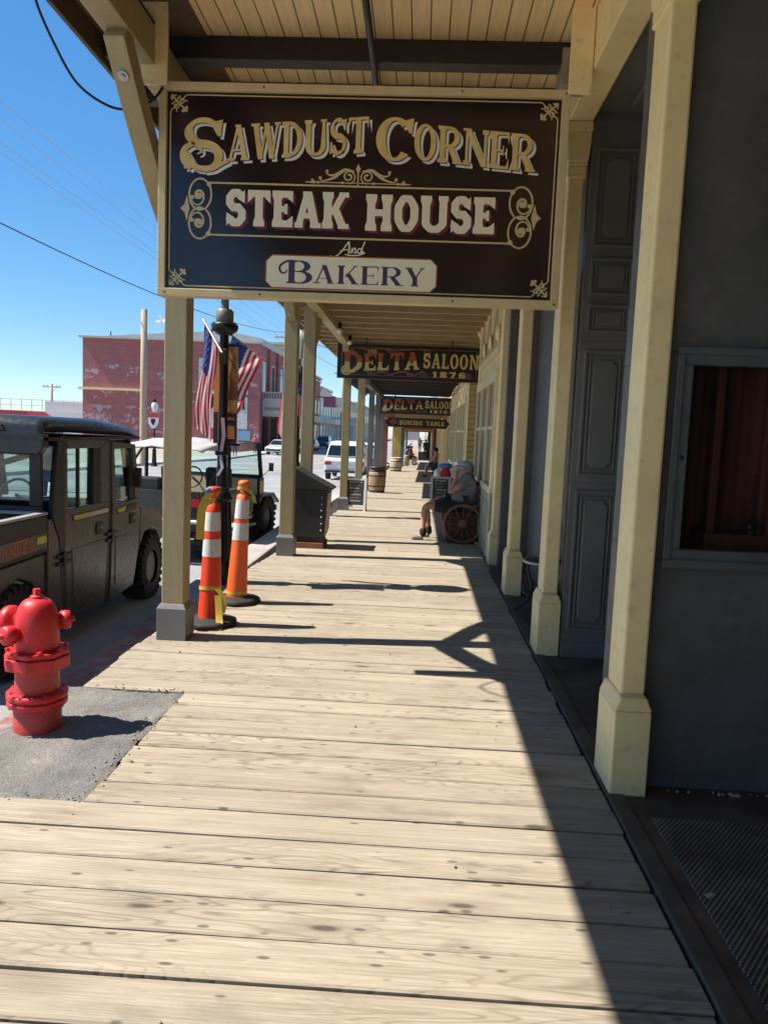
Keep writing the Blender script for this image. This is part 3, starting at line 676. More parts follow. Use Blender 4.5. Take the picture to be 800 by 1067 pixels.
# gold line work: border, box, scrolls, corner filigree
m = MB(); E0 = .0012
def ln(pts, w_): lay(m, (smooth2 if len(pts) > 3 else stroke)([(x, up(y)) for x, y in pts], w_), T3u, E0)
def dot(x, y, r): lay(m, [disc(x, up(y), r)], T3u, E0 + .0006)
b0, b1, b2, b3 = 9, 403, 9.5, 209.
for a in (((b0 + 17, b2), (b1 - 17, b2)), ((b0 + 17, b3), (b1 - 17, b3)), ((b0, b2 + 17), (b0, b3 - 17)), ((b1, b2 + 17), (b1, b3 - 17))): ln(a, 1.3)
for cx, cy, sx, sy in ((b0, b2, 1, 1), (b1, b2, -1, 1), (b0, b3, 1, -1), (b1, b3, -1, -1)):
    P = lambda x, y: (cx + sx * x, cy + sy * y)
    ln([P(0, 17), P(2.5, 14), P(6, 14), P(6, 17.5)], 1.2); ln([P(17, 0), P(14, 2.5), P(14, 6), P(17.5, 6)], 1.2)
    ln([P(1, 1), P(16, 16)], 1.8); ln([P(1, 10), P(5, 7), P(9, 10), P(7, 14)], 1.5); ln([P(10, 1), P(7, 5), P(10, 9), P(14, 7)], 1.5)
    ln([P(1, 1), P(1, 6)], 1.6); ln([P(1, 1), P(6, 1)], 1.6); ln([P(3, 14), P(14, 3)], 1.3)
    for q in ((16, 16), (1.5, 1.5), (5, 11), (11, 5), (13, 16.5), (16.5, 13)): dot(*P(*q), 1.7)
y0, y1 = 99.5, 154.
ln([(51, y0), (361, y0)], 1.9); ln([(51, y1), (361, y1)], 1.9)
for sx, x0 in ((1, 20), (-1, 392)):
    Q = lambda x, y: (x0 + sx * x, y)
    for yc, sg in ((112., 1), (142., -1)):
        pts = [(21 + 11.5 * cos(R(a)), yc + sg * (-1) * 16.5 * sin(R(a))) for a in range(-60, 271, 15)]
        ln([Q(*p) for p in pts], 1.9)
        pts = [(19 + r_ * cos(R(a)) * .85, yc + 1.5 * sg + sg * (-1) * r_ * 1.15 * sin(R(a))) for a, r_ in [(200 + 22 * k, 9.5 - .42 * k) for k in range(20)]]
        ln([Q(*p) for p in pts], taper(len(pts), 1.3, 3.4)); dot(*Q(20, yc + 1.5 * sg), 3.3)
        dot(*Q(12.5, yc + sg * 3), 2.2); dot(*Q(30, yc - sg * 11), 2.6)
    lay(m, [[(x, up(y)) for x, y in [Q(10, 127), Q(7, 140), Q(4.5, 131), Q(0, 127), Q(4.5, 123), Q(7, 113)]]], T3u, E0 + .0008)
    lay(m, [[(x, up(y)) for x, y in [Q(14, 127), Q(21, 124.5), Q(28, 127), Q(21, 129.5)]]], T3u, E0 + .0008)
cx = 204.
ln([(cx - 54, 96), (cx + 54, 96)], 1.0); ln([(cx, 79), (cx, 99)], 1.5)
lay(m, [[(x, up(y)) for x, y in [(cx, 76), (cx + 2.6, 81.5), (cx, 87), (cx - 2.6, 81.5)]]], T3u, E0 + .0008)
for s_ in (1, -1):
    pts = spiral(cx + s_ * 9.5, 89.5, 7.2, 1.5, 90 if s_ > 0 else 90, 1.6 * s_); ln(pts, taper(len(pts), 1.2, 2.))
    ln([(cx + s_ * 4, 84), (cx + s_ * 13, 82.5), (cx + s_ * 19, 86), (cx + s_ * 25, 91), (cx + s_ * 36, 94.5), (cx + s_ * 39, 92)], [1.2, 3, 3.6, 2.6, 1.2, 1.6])
    ln([(cx + s_ * 17, 84.5), (cx + s_ * 26, 88.5), (cx + s_ * 32, 87), (cx + s_ * 32, 84.5)], [3, 2, 1.2, 1.])
    for q in ((39, 91.5, 1.7), (32, 84.5, 1.7), (41, 96, 1.5), (16, 96, 1.5), (47, 93.5, 1.2)): dot(cx + s_ * q[0], q[1], q[2])
    lay(m, [[(x, up(y)) for x, y in [(cx + s_ * 54, 96.4), (cx + s_ * 44, 94), (cx + s_ * 44, 97.4)]]], T3u, E0 + .0006)
m.build('gold_linework', PALEG, S, fix=False)
m = MB(); E0 = .0012
# script And
ln([(178, 172), (181, 173.5), (185, 172), (190, 167), (195, 159.5), (197, 157)], [1, 1.4, 1.3, 1.2, 1.2, 1.4]); ln([(197, 157), (197.5, 163), (197, 170)], [1.4, 2., 1.3]); ln([(188, 167), (194, 165.5), (199, 166)], 1.0)
ln([(199, 169), (200.5, 163.5), (201, 169)], 1.2); ln([(201, 166), (203, 163.5), (204, 165), (203.5, 169), (206, 167)], 1.2)
ln([(210, 164), (207, 164.5), (206.5, 168), (209, 168.5), (211, 163), (213.5, 156.5)], 1.2); ln([(211, 164), (210.5, 168.5), (213, 167.5)], 1.2)
ln([(193, 170.5), (199, 171.5), (207, 171), (214, 168.5)], [.8, 1.2, 1.2, .8]); m.build('script_lettering', CREAMW, S, fix=False)
px0, px1, py0, py1 = 112, 288, 174., 207.5
def plaque(e): return [(px0 + e, up(py0 + 6)), (px0 + 6, up(py0 + e)), (px1 - 6, up(py0 + e)), (px1 - e, up(py0 + 6)), (px1 - e, up(py1 - 6)), (px1 - 6, up(py1 - e)), (px0 + 6, up(py1 - e)), (px0 + e, up(py1 - 6))]
m = MB(); m.add([T3u(x, y, .0030) for x, y in plaque(-1.3)], [list(range(8))]); m.build('plaque_edge', ORANGE, S, fix=False)
m = MB(); m.add([T3u(x, y, .0034) for x, y in plaque(0)], [list(range(8))]); m.build('plaque', CREAMW, S, fix=False)
m = MB(); text(m, 'B', 133, 160, up(203), 24.5, T3u, FINE, .0040, .05); text(m, 'AKERY', 161, 277, up(202), 19.5, T3u, FINE, .0040, .10)
lay(m, smooth2([(144, up(180)), (136, up(179)), (129, up(182)), (125.5, up(187)), (128, up(192)), (132, up(191.5)), (133.5, up(188.5))], [1.2, 2., 2.4, 2.4, 2., 1.6, 1.2]), T3u, .0044); m.build('plaque_lettering', PURPLE, S, fix=False)
m = MB()
for x in (-1.20, -.6, .6, 1.22):
    for z in (.012, SH - .012): m.lathe([(0, -.003), (.006, -.003), (.006, 0)], (x, -.0425, z), 8, 'y')
m.build('screw', IRON, S)

DSL = dict(T=.18, t=.125, sh=.11, so=.05, oct=True)
def delta_sign(x, y, z, Wd, Hd, label, dim=1.):
    D = thing('hanging_sign', label, 'sign', (x, y, z)); k = Wd / 695.
    m = MB(); m.box(-Wd / 2, Wd / 2, -.03, .03, 0, Hd); m.build('panel', flat('delta_panel', (.013, .009, .009), .4), D, bevel=.004)
    m = MB()
    for a, b, c, d in ((-Wd / 2 - .006, Wd / 2 + .006, Hd - .02, Hd + .006), (-Wd / 2 - .006, Wd / 2 + .006, -.006, .02)): m.box(a, b, -.036, .036, c, d)
    for a in (-Wd / 2 - .006, Wd / 2 - .02): m.box(a, a + .026, -.0355, .0355, .02, Hd - .02)
    m.build('frame', flat('delta_frame', (.02, .013, .012), .5), D)
    def U(xx, yy, d): return ((xx - 347) * k, -.0305 - d, Hd + (yy - 0) * k * (Hd / k / 185.))
    f = lambda yy: -yy
    m = MB(); e = .0015
    def ln2(pts, ww): lay(m, stroke([(a, -b) for a, b in pts], ww), U, e)
    for s_ in (0, 1):
        ln2([(20, 18 + 148 * s_), (675, 18 + 148 * s_)], 2.5)
    ln2([(20, 18), (20, 166)], 2.5); ln2([(675, 18), (675, 166)], 2.5)
    for cx_, cy_, r_, a0, tn in ((70, 40, 22, 0, 1.3), (430, 35, 22, 90, -1.3), (420, 150, 20, 0, 1.4), (160, 150, 14, 90, 1.2), (640, 150, 14, 0, 1.2), (350, 155, 12, 0, 1.), (250, 30, 10, 0, 1.)):
        pts = spiral(cx_, cy_, r_, 3, a0, tn); ln2(pts, taper(len(pts), 3, 6))
    ln2([(160, 165), (210, 145), (260, 158), (320, 140), (380, 158), (420, 132)], [3, 6, 4, 7, 5, 3]); ln2([(90, 20), (150, 30), (200, 20), (280, 28), (380, 18), (430, 14)], [3, 5, 3, 5, 3, 3])
    m.build('scrollwork', MAUVE, D, fix=False)
    ba = lambda xx: -(143 - (xx - 130) / 265 * 17)
    for nm, mt, dx, dy, e in (('lettering_outline', flat('delta_outline', (.30, .17, .07), .5), 2.5, -2.5, .002), ('lettering', PYEL, 0, 0, .003)):
        m = MB(); text(m, 'D', 28, 118, -155, 118, U, DSL, e, .05, dx, dy); text(m, 'ELTA', 130, 397, ba, 94, U, DSL, e, .10, dx, dy)
        text(m, 'SALOON', 418, 685, -116, 79, U, DSL, e, .13, dx * .6, dy * .6); text(m, '1876', 466, 625, -166, 32, U, SLAB, e, .25, dx * .5, dy * .5)
        if nm == 'lettering': text(m, 'THE', 144, 192, -45, 17, U, DSL, e, .15)
        lay(m, [[(p[0] + dx, p[1] + dy) for p in q] for q in smooth2([(62, -158), (48, -165), (33, -162), (23, -148), (24, -130), (35, -120), (48, -122), (52, -132), (44, -138)], [7, 8, 9, 9, 8, 7, 6, 5, 3])], U, e + .0005)
        m.build(nm, mt, D, fix=False)
    # the letters of the first word are burnt orange in their upper halves
    P = []
    def clip(poly, yc):
        out = []
        for i in range(len(poly)):
            a, b = poly[i], poly[(i + 1) % len(poly)]; ia, ib = a[1] > yc(a[0]), b[1] > yc(b[0])
            if ia: out.append(a)
            if ia != ib:
                q = (yc(a[0]) - a[1]) / ((b[1] - a[1]) or 1e-6); q = min(1, max(0, q)); out.append((a[0] + (b[0] - a[0]) * q, yc(a[0])))
        return out if len(out) > 2 else None
    m = MB()
    for s_, xa, xb, bs, h in (('D', 28, 118, lambda q: -155, 118), ('ELTA', 130, 397, ba, 94)):
        tmp = []; tot = sum(WID[c] for c in s_) + (.05 if s_ == 'D' else .10) * (len(s_) - 1); kk = (xb - xa) / tot; xx = xa
        for c in s_:
            Pg, w_ = glyph(c, DSL)
            for p in Pg: tmp.append([(xx + q[0] * kk, bs(xx + q[0] * kk) + q[1] * h) for q in p])
            xx += (WID[c] + .10) * kk
        yc = lambda q, bs=bs, h=h: bs(q) + h * .48
        m = MB(); lay(m, [q for q in (clip(p, yc) for p in tmp) if q], U, .0055); m.build('letter_tops', ORANGE, D, fix=False)
    for xx in (-Wd * .3, Wd * .3):
        m = MB(); m.tube([(xx, 0, Hd), (xx, 0, Hd + .16)], .012, 6); m.build('hanger_rod', IRON, D)
    return D
delta_sign(-.268, 15., 2.62, 2.74, .645, 'dark Delta Saloon sign hung nearest, lettered The Delta Saloon 1876')
delta_sign(-.11, 26., 2.245, 2.5, .57, 'farther Delta Saloon sign hanging just above the Suicide Table sign')
D = thing('hanging_sign', 'narrow black arrow ended sign with yellow letters reading Suicide Table', 'sign', (-.09, 26.5, 1.80))
m = MB(); Wd, Hd = 2.08, .315; m.prism([(-Wd / 2 - .06, Hd / 2), (-Wd / 2 + .06, Hd), (Wd / 2 - .06, Hd), (Wd / 2 + .06, Hd / 2), (Wd / 2 - .06, 0), (-Wd / 2 + .06, 0)], 'y', -.02, .02); m.build('panel', flat('arrow_panel', (.014, .010, .010), .45), D)
m = MB(); U = lambda x, y, d: (x, -.0205 - d, y); text(m, 'SUICIDE', -.62, .18, .085, .15, U, SLAB, .003, .07); text(m, 'TABLE', .30, .92, .085, .15, U, SLAB, .003, .07); m.build('lettering', flat('arrow_yellow', (.62, .42, .05), .5), D, fix=False)
m = MB(); pts = spiral(-.82, .16, .11, .02, 0, 1.6); lay(m, stroke(pts, .035), U, .003); lay(m, stroke([(-.98, .16), (-.86, .2), (-.72, .12), (-.66, .17)], [.02, .05, .05, .02]), U, .004); m.build('scroll_ornament', flat('arrow_red', (.35, .06, .03), .5), D, fix=False)
for xx in (-.8, .8): m = MB(); m.tube([(xx, 0, Hd), (xx, 0, 1.2)], .01, 6); m.build('hanger_rod', IRON, D)
D = thing('hanging_sign', 'far red and white board across the end of the covered walk', 'sign', (-.03, 52, 1.72))
m = MB(); m.box(-1.15, 1.15, -.03, .03, 0, .26); m.build('panel', flat('far_red_board', (.42, .05, .035), .6), D)
m = MB(); m.box(-1.05, 1.05, -.036, -.031, .09, .15); m.build('stripe', flat('far_red_stripe', (.6, .45, .4), .6), D)
# ------------------------------------------------------------------ hydrant
RED = paint('hydrant_red', (.58, .02, .026), .46, .16, 7., .25, (.26, .02, .02), .5, coat=.08)
REDO = paint('hydrant_faded_red', (.46, .05, .045), .5, .15, 7., .25, (.55, .14, .12), .35)
H = thing('fire_hydrant', 'red fire hydrant standing on the rough asphalt patch', 'hydrant', (-1.925, 3.80, -.012), R(-14))
m = MB(); m.lathe([(.118, 0), (.118, .13), (.112, .14)], n=28); m.lathe([(.110, .2), (.108, .34)], n=28); m.build('barrel', REDO, H)
m = MB(); m.lathe([(.118, .13), (.143, .135), (.148, .142), (.148, .162), (.146, .166), (.135, .168), (.135, .172), (.148, .176), (.150, .182), (.150, .202), (.143, .208), (.110, .21)], n=28)
for k in range(8):
    a = k * pi / 4 + .2; m.lathe([(.010, .126), (.010, .214), (.006, .217)], (.132 * cos(a), .132 * sin(a), 0), 6)
m.build('ground_flange', RED, H)
m = MB(); m.prism([(.165 * cos(R(22.5 + 45 * k)), .165 * sin(R(22.5 + 45 * k))) for k in range(8)], 'z', .335, .40)
m.prism([(.158 * cos(R(22.5 + 45 * k)), .158 * sin(R(22.5 + 45 * k))) for k in range(8)], 'z', .402, .43); m.build('upper_flange', RED, H, bevel=.008)
for k in range(8):
    a = R(45 * k); m = MB(); m.prism([(.139 * cos(a) + .013 * cos(R(60 * j)), .139 * sin(a) + .013 * sin(R(60 * j))) for j in range(6)], 'z', .428, .444); m.build('bolt', RED, H, bevel=.002)
m = MB(); prof = [(.116, .43), (.116, .432), (.116, .47), (.114, .57), (.104, .62), (.088, .662), (.060, .688), (.03, .695)]
vs = []; n8 = 8
for r_, h_ in prof:
    for k in range(n8): vs.append((r_ * cos(R(22.5 + 45 * k)) * 1.05, r_ * sin(R(22.5 + 45 * k)) * 1.05, h_))
m.add(vs, [(i * n8 + k, i * n8 + (k + 1) % n8, (i + 1) * n8 + (k + 1) % n8, (i + 1) * n8 + k) for i in range(len(prof) - 1) for k in range(n8)]); m.add(vs[-n8:], [list(range(n8))])
bo = m.build('bonnet', RED, H); q = bo.modifiers.new('round', 'SUBSURF'); q.levels = q.render_levels = 2; bo.data.polygons.foreach_set('use_smooth', [True] * len(bo.data.polygons))
m = MB(); m.lathe([(.034, .69), (.034, .705), (.022, .71)], n=12); m.prism([(.02 * cos(R(72 * k)), .02 * sin(R(72 * k))) for k in range(5)], 'z', .705, .742); m.build('operating_nut', RED, H, bevel=.003)
for nm, ax, ang, r_, ln_, zc in (('pumper_nozzle', 'y', R(166 + 14), .066, .145, .56), ('hose_nozzle', 'x', R(38 + 14), .043, .115, .565), ('hose_nozzle', 'x', R(-122 + 14), .043, .135, .525)):
    d = V((cos(ang), sin(ang), 0)); m = MB()
    pts = [(r_ * .8, .0), (r_ * .8, ln_ * .55), (r_ * 1.12, ln_ * .58), (r_ * 1.18, ln_ * .8), (r_ * 1.1, ln_ * .95), (r_ * .5, ln_), (r_ * .34, ln_), (r_ * .32, ln_ + .018), (.0, ln_ + .018)]
    q = d.to_track_quat('Z', 'Y'); mm = MB(); mm.lathe(pts, n=16); m.add([q @ v_ + V((0, 0, zc)) + d * .05 for v_ in mm.v], mm.f, True); m.build(nm, RED, H)
m = MB()
for k in range(9):
    z = .47 - k * .03; rot = k % 2; c_ = V((-.10 + .012 * sin(k), -.175, z))
    m.tube([c_ + V((.010 * cos(a) * (1 - rot), .010 * cos(a) * rot, .019 * sin(a))) for a in [2 * pi * j / 10 for j in range(10)]], .0035, 5, closed=True)
m.build('chain', REDO, H)

# ------------------------------------------------------------------ tall traffic cones
CONEO = paint('cone_red_orange', (.78, .055, .018), .5, .08, 5., .15, (.4, .12, .08), .35); CONEO2 = paint('cone_orange', (.80, .13, .025), .5, .08, 5., .15, (.5, .2, .12), .35)
REFL = paint('reflective_band', (.62, .63, .62), .35, .1, 20., .1); TAPE = paint('yellow_barricade_tape', (.62, .46, .07), .4, .15, 9., .2)
def cone(x, y, label, mt, lean, rz, bands):
    c = thing('traffic_cone', label, 'traffic cone', (x, y, 0), rz, 'tall traffic cones beside the lamp post')
    sh = lambda h: (lean[0] * h, lean[1] * h)
    def ringed(mm, hs):
        n = 22; vs = []
        for r_, h in hs:
            a0, b0 = sh(h); vs += [(a0 + r_ * cos(2 * pi * k / n), b0 + r_ * sin(2 * pi * k / n), h) for k in range(n)]
        mm.add(vs, [(i * n + k, i * n + (k + 1) % n, (i + 1) * n + (k + 1) % n, (i + 1) * n + k) for i in range(len(hs) - 1) for k in range(n)], True)
    rad = lambda h: .098 - .045 * h
    m = MB(); ringed(m, [(rad(h), h) for h in (.06, .3, .31, .5, .7, .9, .985)] + [(.042, .99), (.03, 1.0), (.026, 1.035), (.03, 1.05), (.047, 1.06), (.052, 1.085), (.047, 1.11), (.028, 1.118), (.0, 1.12)]); m.build('body', mt, c)
    for a, b in bands:
        m = MB(); ringed(m, [(rad(a) + .002, a), (rad(b) + .002, b)]); m.build('reflective_band', REFL, c)
    m = MB(); n = 8; pr = [(.205, 0), (.215, .012), (.212, .04), (.19, .05), (.125, .055), (.105, .066), (.098, .068)]; vs = []
    for r_, h in pr:
        for k in range(n * 4):
            a = 2 * pi * k / (n * 4); q = r_ * (1. / max(abs(cos(a)), abs(sin(a)), (abs(cos(a)) + abs(sin(a))) / 1.35) if r_ > .13 else 1); vs.append((q * cos(a), q * sin(a), h))
    m.add(vs, [(i * 32 + k, i * 32 + (k + 1) % 32, (i + 1) * 32 + (k + 1) % 32, (i + 1) * 32 + k) for i in range(len(pr) - 1) for k in range(32)], True); m.build('rubber_base', RUBBER, c)
    return c, sh, rad
C1, sh, rad = cone(-1.625, 6.02, 'red traffic cone with tattered yellow tape, nearest the khaki post', CONEO, (.012, .0), .2, ((.56, .70), (.765, .915)))
def ribbon(mm, pts, wd, side=(1, 0, 0)):
    vs = []; sd = V(side)
    for i, p in enumerate(pts): vs += [V(p) - sd * wd / 2 * (1 - .25 * (i % 2)), V(p) + sd * wd / 2 * (1 - .2 * ((i + 1) % 2))]
    mm.add(vs, [(2 * i, 2 * i + 1, 2 * i + 3, 2 * i + 2) for i in range(len(pts) - 1)], True)
for pts_, w_, sd_ in (([(-.0, -.06, 1.07), (-.045, -.06, 1.03), (-.07, -.055, .93), (-.085, -.06, .80), (-.075, -.065, .70)], .075, (1, 0, 0)), ([(.03, -.05, 1.02), (-.02, -.07, .99), (-.06, -.06, .96)], .05, (0, 0, 1)),
                      ([(.088 * cos(a), .088 * sin(a), .30 - .012 * sin(a)) for a in [2 * pi * k / 20 for k in range(21)]], .035, (0, 0, 1)), ([(.06, -.09, .31), (.10, -.10, .26), (.12, -.11, .18), (.10, -.12, .12)], .05, (1, 0, 0)), ([(.07, -.10, .26), (.075, -.13, .12), (.09, -.17, .03), (.07, -.21, .006)], .06, (1, 0, 0))):
    m = MB(); ribbon(m, pts_, w_, sd_); m.build('tape', TAPE, C1, fix=False)
m = MB(); m.ball((-.02, -.035, 1.09), .03, 8, (1, .6, .8)); m.build('blue_cloth_knot', flat('blue_cloth', (.06, .22, .5), .7), C1)
C2, sh, rad = cone(-1.605, 6.84, 'lighter orange leaning traffic cone beside the black lamp post', CONEO2, (.045, .0), .5, ((.58, .735), (.775, .945)))
for pts_, w_, sd_ in (([(.05 + .06 * cos(a), .05 * sin(a), 1.045 + .01 * sin(2 * a)) for a in [2 * pi * k / 14 for k in range(15)]], .035, (0, 0, 1)), ([(.08, -.05, 1.04), (.12, -.06, .98), (.14, -.06, .92)], .035, (1, 0, 0)), ([(.095 * cos(a) + .003, .095 * sin(a), .10) for a in [2 * pi * k / 20 for k in range(21)]], .03, (0, 0, 1))):
    m = MB(); ribbon(m, pts_, w_, sd_); m.build('tape', TAPE, C2, fix=False)

# ------------------------------------------------------------------ street lamp with banner and flags
BANN = None
t = NT('printed_banner'); v = t.coords((5, 5, 1.6)); n1 = t.noise(v, 1.6, 4, .6, .8); n2 = t.noise(v, 5., 3, .6)
cc = t.mix(t.ramp(n1, .35, .65), (.55, .24, .05), (.70, .46, .16)); cc = t.mix(t.ramp(n2, .55, .7, 0, .8), cc, (.22, .04, .02)); BANN = t.out(cc, .6)
t = NT('flag_cloth_red'); 
def cloth(name, c):
    m = flat(name, c, .8); tt = m.node_tree; bs = tt.nodes['Principled BSDF']; tr = tt.nodes.new('ShaderNodeBsdfTranslucent'); tr.inputs[0].default_value = (*c, 1); mx = tt.nodes.new('ShaderNodeMixShader'); mx.inputs[0].default_value = .6
    tt.links.new(bs.outputs[0], mx.inputs[1]); tt.links.new(tr.outputs[0], mx.inputs[2]); tt.links.new(mx.outputs[0], tt.nodes['Material Output'].inputs[0]); return m
FLR = cloth('flag_cloth_red', (.60, .03, .05)); FLW = cloth('flag_cloth_white', (.80, .79, .78)); FLB = cloth('flag_cloth_blue', (.04, .07, .30))
def flag(name_, parent, P, nu=26, nv=26, stars=True):
    """stars and stripes; P(u, v): u along the fly, v from top to bottom of the hoist"""
    m = MB(); vs = [P(i / nu, j / nv) for j in range(nv + 1) for i in range(nu + 1)]; m.add(vs, [], True); k = nu + 1
    for j in range(nv):
        for i in range(nu):
            st_ = int(j / nv * 13); m.f.append([j * k + i, j * k + i + 1, (j + 1) * k + i + 1, (j + 1) * k + i]); m.sm.append(True)
            m.mi.append(2 if (i < nu * .4 and st_ < 7) else st_ % 2)
    o = m.build(name_, [FLR, FLW, FLB], parent, fix=False)
    if stars:
        m = MB()
        for a in range(9):
            for b in range(6 if a % 2 == 0 else 5):
                u = .4 * (b + .5 + (a % 2) * .5) / 6; v_ = 7 / 13 * (a + .5) / 9; c_ = V(P(u, v_)); du = (V(P(u + .012, v_)) - c_); dv = V(P(u, v_ + .016)) - c_; nn = du.cross(dv).normalized() * .004
                for s_ in (1, -1):
                    m.add([c_ + nn * s_ + (du * sin(2 * pi * q / 10) - dv * cos(2 * pi * q / 10)) * (1 if q % 2 == 0 else .45) for q in range(10)], [list(range(10))])
        m.build('stars', FLW, o, fix=False)
    return o
def lamp_post(x, y, label, z0=0, flags=True, sc_=1.):
    Lp = thing('street_lamp', label, 'street lamp', (x, y, z0), 0, 'black lamp posts along the street')
    m = MB(); m.lathe([(.19, 0), (.19, .05), (.165, .07), (.16, .16), (.14, .19), (.125, .22)], n=20); n = 48; vs = []
    for h, r_ in ((.22, .118), (.84, .092)):
        for k in range(n): q = r_ * (1 + (.06 if k % 4 < 2 else -.06)); vs.append((q * cos(2 * pi * k / n), q * sin(2 * pi * k / n), h))
    m.add(vs, [(k, (k + 1) % n, n + (k + 1) % n, n + k) for k in range(n)]); m.lathe([(.1, .84), (.115, .85), (.118, .875), (.10, .89), (.105, .91), (.085, .93), (.075, .97), (.06, .985)], n=20); m.build('fluted_base', IRON, Lp)
    m = MB(); m.lathe([(.058, .98), (.05, 1.2), (.043, 2.62), (.043, 2.66)], n=16); m.lathe([(.06, 1.3), (.075, 1.31), (.075, 1.34), (.06, 1.35)], n=16); m.build('pole', IRON, Lp)
    m = MB(); m.lathe([(.07, 2.50), (.09, 2.52), (.125, 2.54), (.135, 2.57), (.135, 2.60), (.12, 2.615), (.11, 2.62)], n=20)
    m.build('collar', IRON, Lp)
    m = MB(); m.lathe([(.075, 2.62), (.088, 2.64), (.088, 2.73), (.07, 2.75)], n=18); m.lathe([(.04, 2.74), (.04, 2.9)], n=12); m.build('ballast_drum', paint('lamp_grey_cap', (.16, .155, .15), .5, .15, 9.), Lp)
    m = MB(); m.lathe([(.09, 2.88), (.15, 3.0), (.19, 3.2), (.17, 3.33), (.10, 3.42)], n=20); m.build('globe', flat('lamp_globe', (.7, .7, .68), .25), Lp)
    m = MB(); m.lathe([(.12, 3.42), (.1, 3.47), (.04, 3.53), (.02, 3.6), (.0, 3.66)], n=16)
    for k in range(4): a = k * pi / 2 + .5; m.tube([(.12 * cos(a), .12 * sin(a), 2.86), (.2 * cos(a), .2 * sin(a), 3.15), (.12 * cos(a), .12 * sin(a), 3.44)], .008, 5)
    m.build('lantern_cage', IRON, Lp); return Lp
LP = lamp_post(-1.985, 7.72, 'black street lamp with banner and flag behind the two traffic cones')
m = MB(); m.box(-.12, .12, .088, .112, 1.42, 2.40); bn = m.build('banner', BANN, LP)
m = MB(); m.box(-.119, .119, .085, .115, 1.42, 1.74); m.build('lower_panel', flat('banner_dark_panel', (.05, .025, .03), .6), bn)
m = MB(); m.prism([(q - .09, h) for q, h in ((.12, 1.86), (.22, 1.86), (.205, 2.02), (.215, 2.12), (.19, 2.22), (.185, 2.30), (.155, 2.30), (.15, 2.22), (.12, 2.1), (.135, 2.02))], 'y', .084, .116); m.build('figure', flat('banner_figure', (.24, .10, .035), .6), bn)
m = MB()
for z in (1.73, 1.66): m.box(-.04, .10, .083, .117, z, z + .025)
m.box(.0, .10, .083, .117, 1.47, 1.6); m.build('print', flat('banner_print', (.55, .22, .08), .6), bn)
m = MB(); m.tube([(0, 0, 2.42), (0, .1, 2.42)], .012, 6); m.tube([(-.08, .1, 2.41), (.15, .1, 2.41)], .012, 6); m.tube([(0, 0, 1.41), (0, .1, 1.41)], .012, 6); m.tube([(-.08, .1, 1.41), (.15, .1, 1.41)], .012, 6); m.build('banner_arm', IRON, LP)
m = MB(); m.box(-.03, .05, -.09, -.053, 2.2, 2.36); m.build('control_box', BLACK, LP, bevel=.01)
m = MB(); ribbon(m, [(.0, -.07, 1.3), (.03, -.075, 1.5), (.02, -.08, 1.68)], .04); ribbon(m, [(-.0, -.07, 1.32), (.02, -.08, 1.18), (-.02, -.085, 1.1)], .035); m.build('ribbon', flat('ribbon_cloth', (.55, .5, .6), .7), LP, fix=False)
F1 = thing('flag', 'stars and stripes flag hanging limp on the left side of the lamp post', 'flag', (-1.985, 7.66, 2.62), 0, 'flags on the lamp post')
def P1(u, v_):                       # limp: hoist along the short rising pole, the fly falls down
    return (-.215 + .20 * v_ - .07 * u + .03 * sin(u * 6 + v_ * 2) * u, .10 - .24 * v_ + .028 * sin(v_ * 13 + u * 5), .0 - .27 * v_ - u * (1.05 - .14 * v_))
flag('cloth', F1, P1)
m = MB(); m.tube([(.03, -.14, -.31), (-.235, .12, .035)], .012, 6); m.build('flagpole', GALV, F1)
F2 = thing('flag', 'stars and stripes flag blown out on the right side of the lamp post', 'flag', (-1.985, 7.78, 2.62), 0, 'flags on the lamp post')
def P2(u, v_):
    a = V((.05, .06, -.12)); e1 = V((.30, .02, -.20)); e2 = V((-.26, .12, -.54))
    return a + e1 * v_ + e2 * u + V((0, .025 * sin(u * 8 + v_ * 7), -.03 * v_ * u))
flag('cloth', F2, P2)
m = MB(); m.tube([(.03, .06, -.10), (.38, .085, -.335)], .010, 6); m.build('flagpole', GALV, F2)
LQ = lamp_post(-2.28, 14.3, 'second black street lamp, mostly hidden behind the post by the black bin')
F3 = thing('flag', 'stars and stripes flag glimpsed left of the post by the black bin', 'flag', (-2.28, 14.24, 2.62), 0, 'flags on the far lamp post')
def P3(u, v_): return (-.31 + .2 * v_ - .03 * u + .02 * sin(u * 5), .06 - .18 * v_ + .04 * sin(v_ * 12), .1 - .2 * v_ - u * 1.2)
flag('cloth', F3, P3, 20, 26, False); m = MB(); m.tube([(.02, .03, -.15), (-.3, -.07, .12)], .012, 6); m.build('flagpole', GALV, F3)
F4 = thing('flag', 'stars and stripes flag between the two khaki posts at the bin', 'flag', (-2.28, 14.36, 2.62), 0, 'flags on the far lamp post')
def P4(u, v_): return (-.03 + .24 * v_ - .03 * u, -.06 - .14 * v_ + .03 * sin(v_ * 10 + u * 4), .02 - .12 * v_ - u * .9 - .12 * v_ * u)
flag('cloth', F4, P4, 20, 26, False); m = MB(); m.tube([(.0, -.03, .06), (.24, -.2, -.12)], .012, 6); m.build('flagpole', GALV, F4)

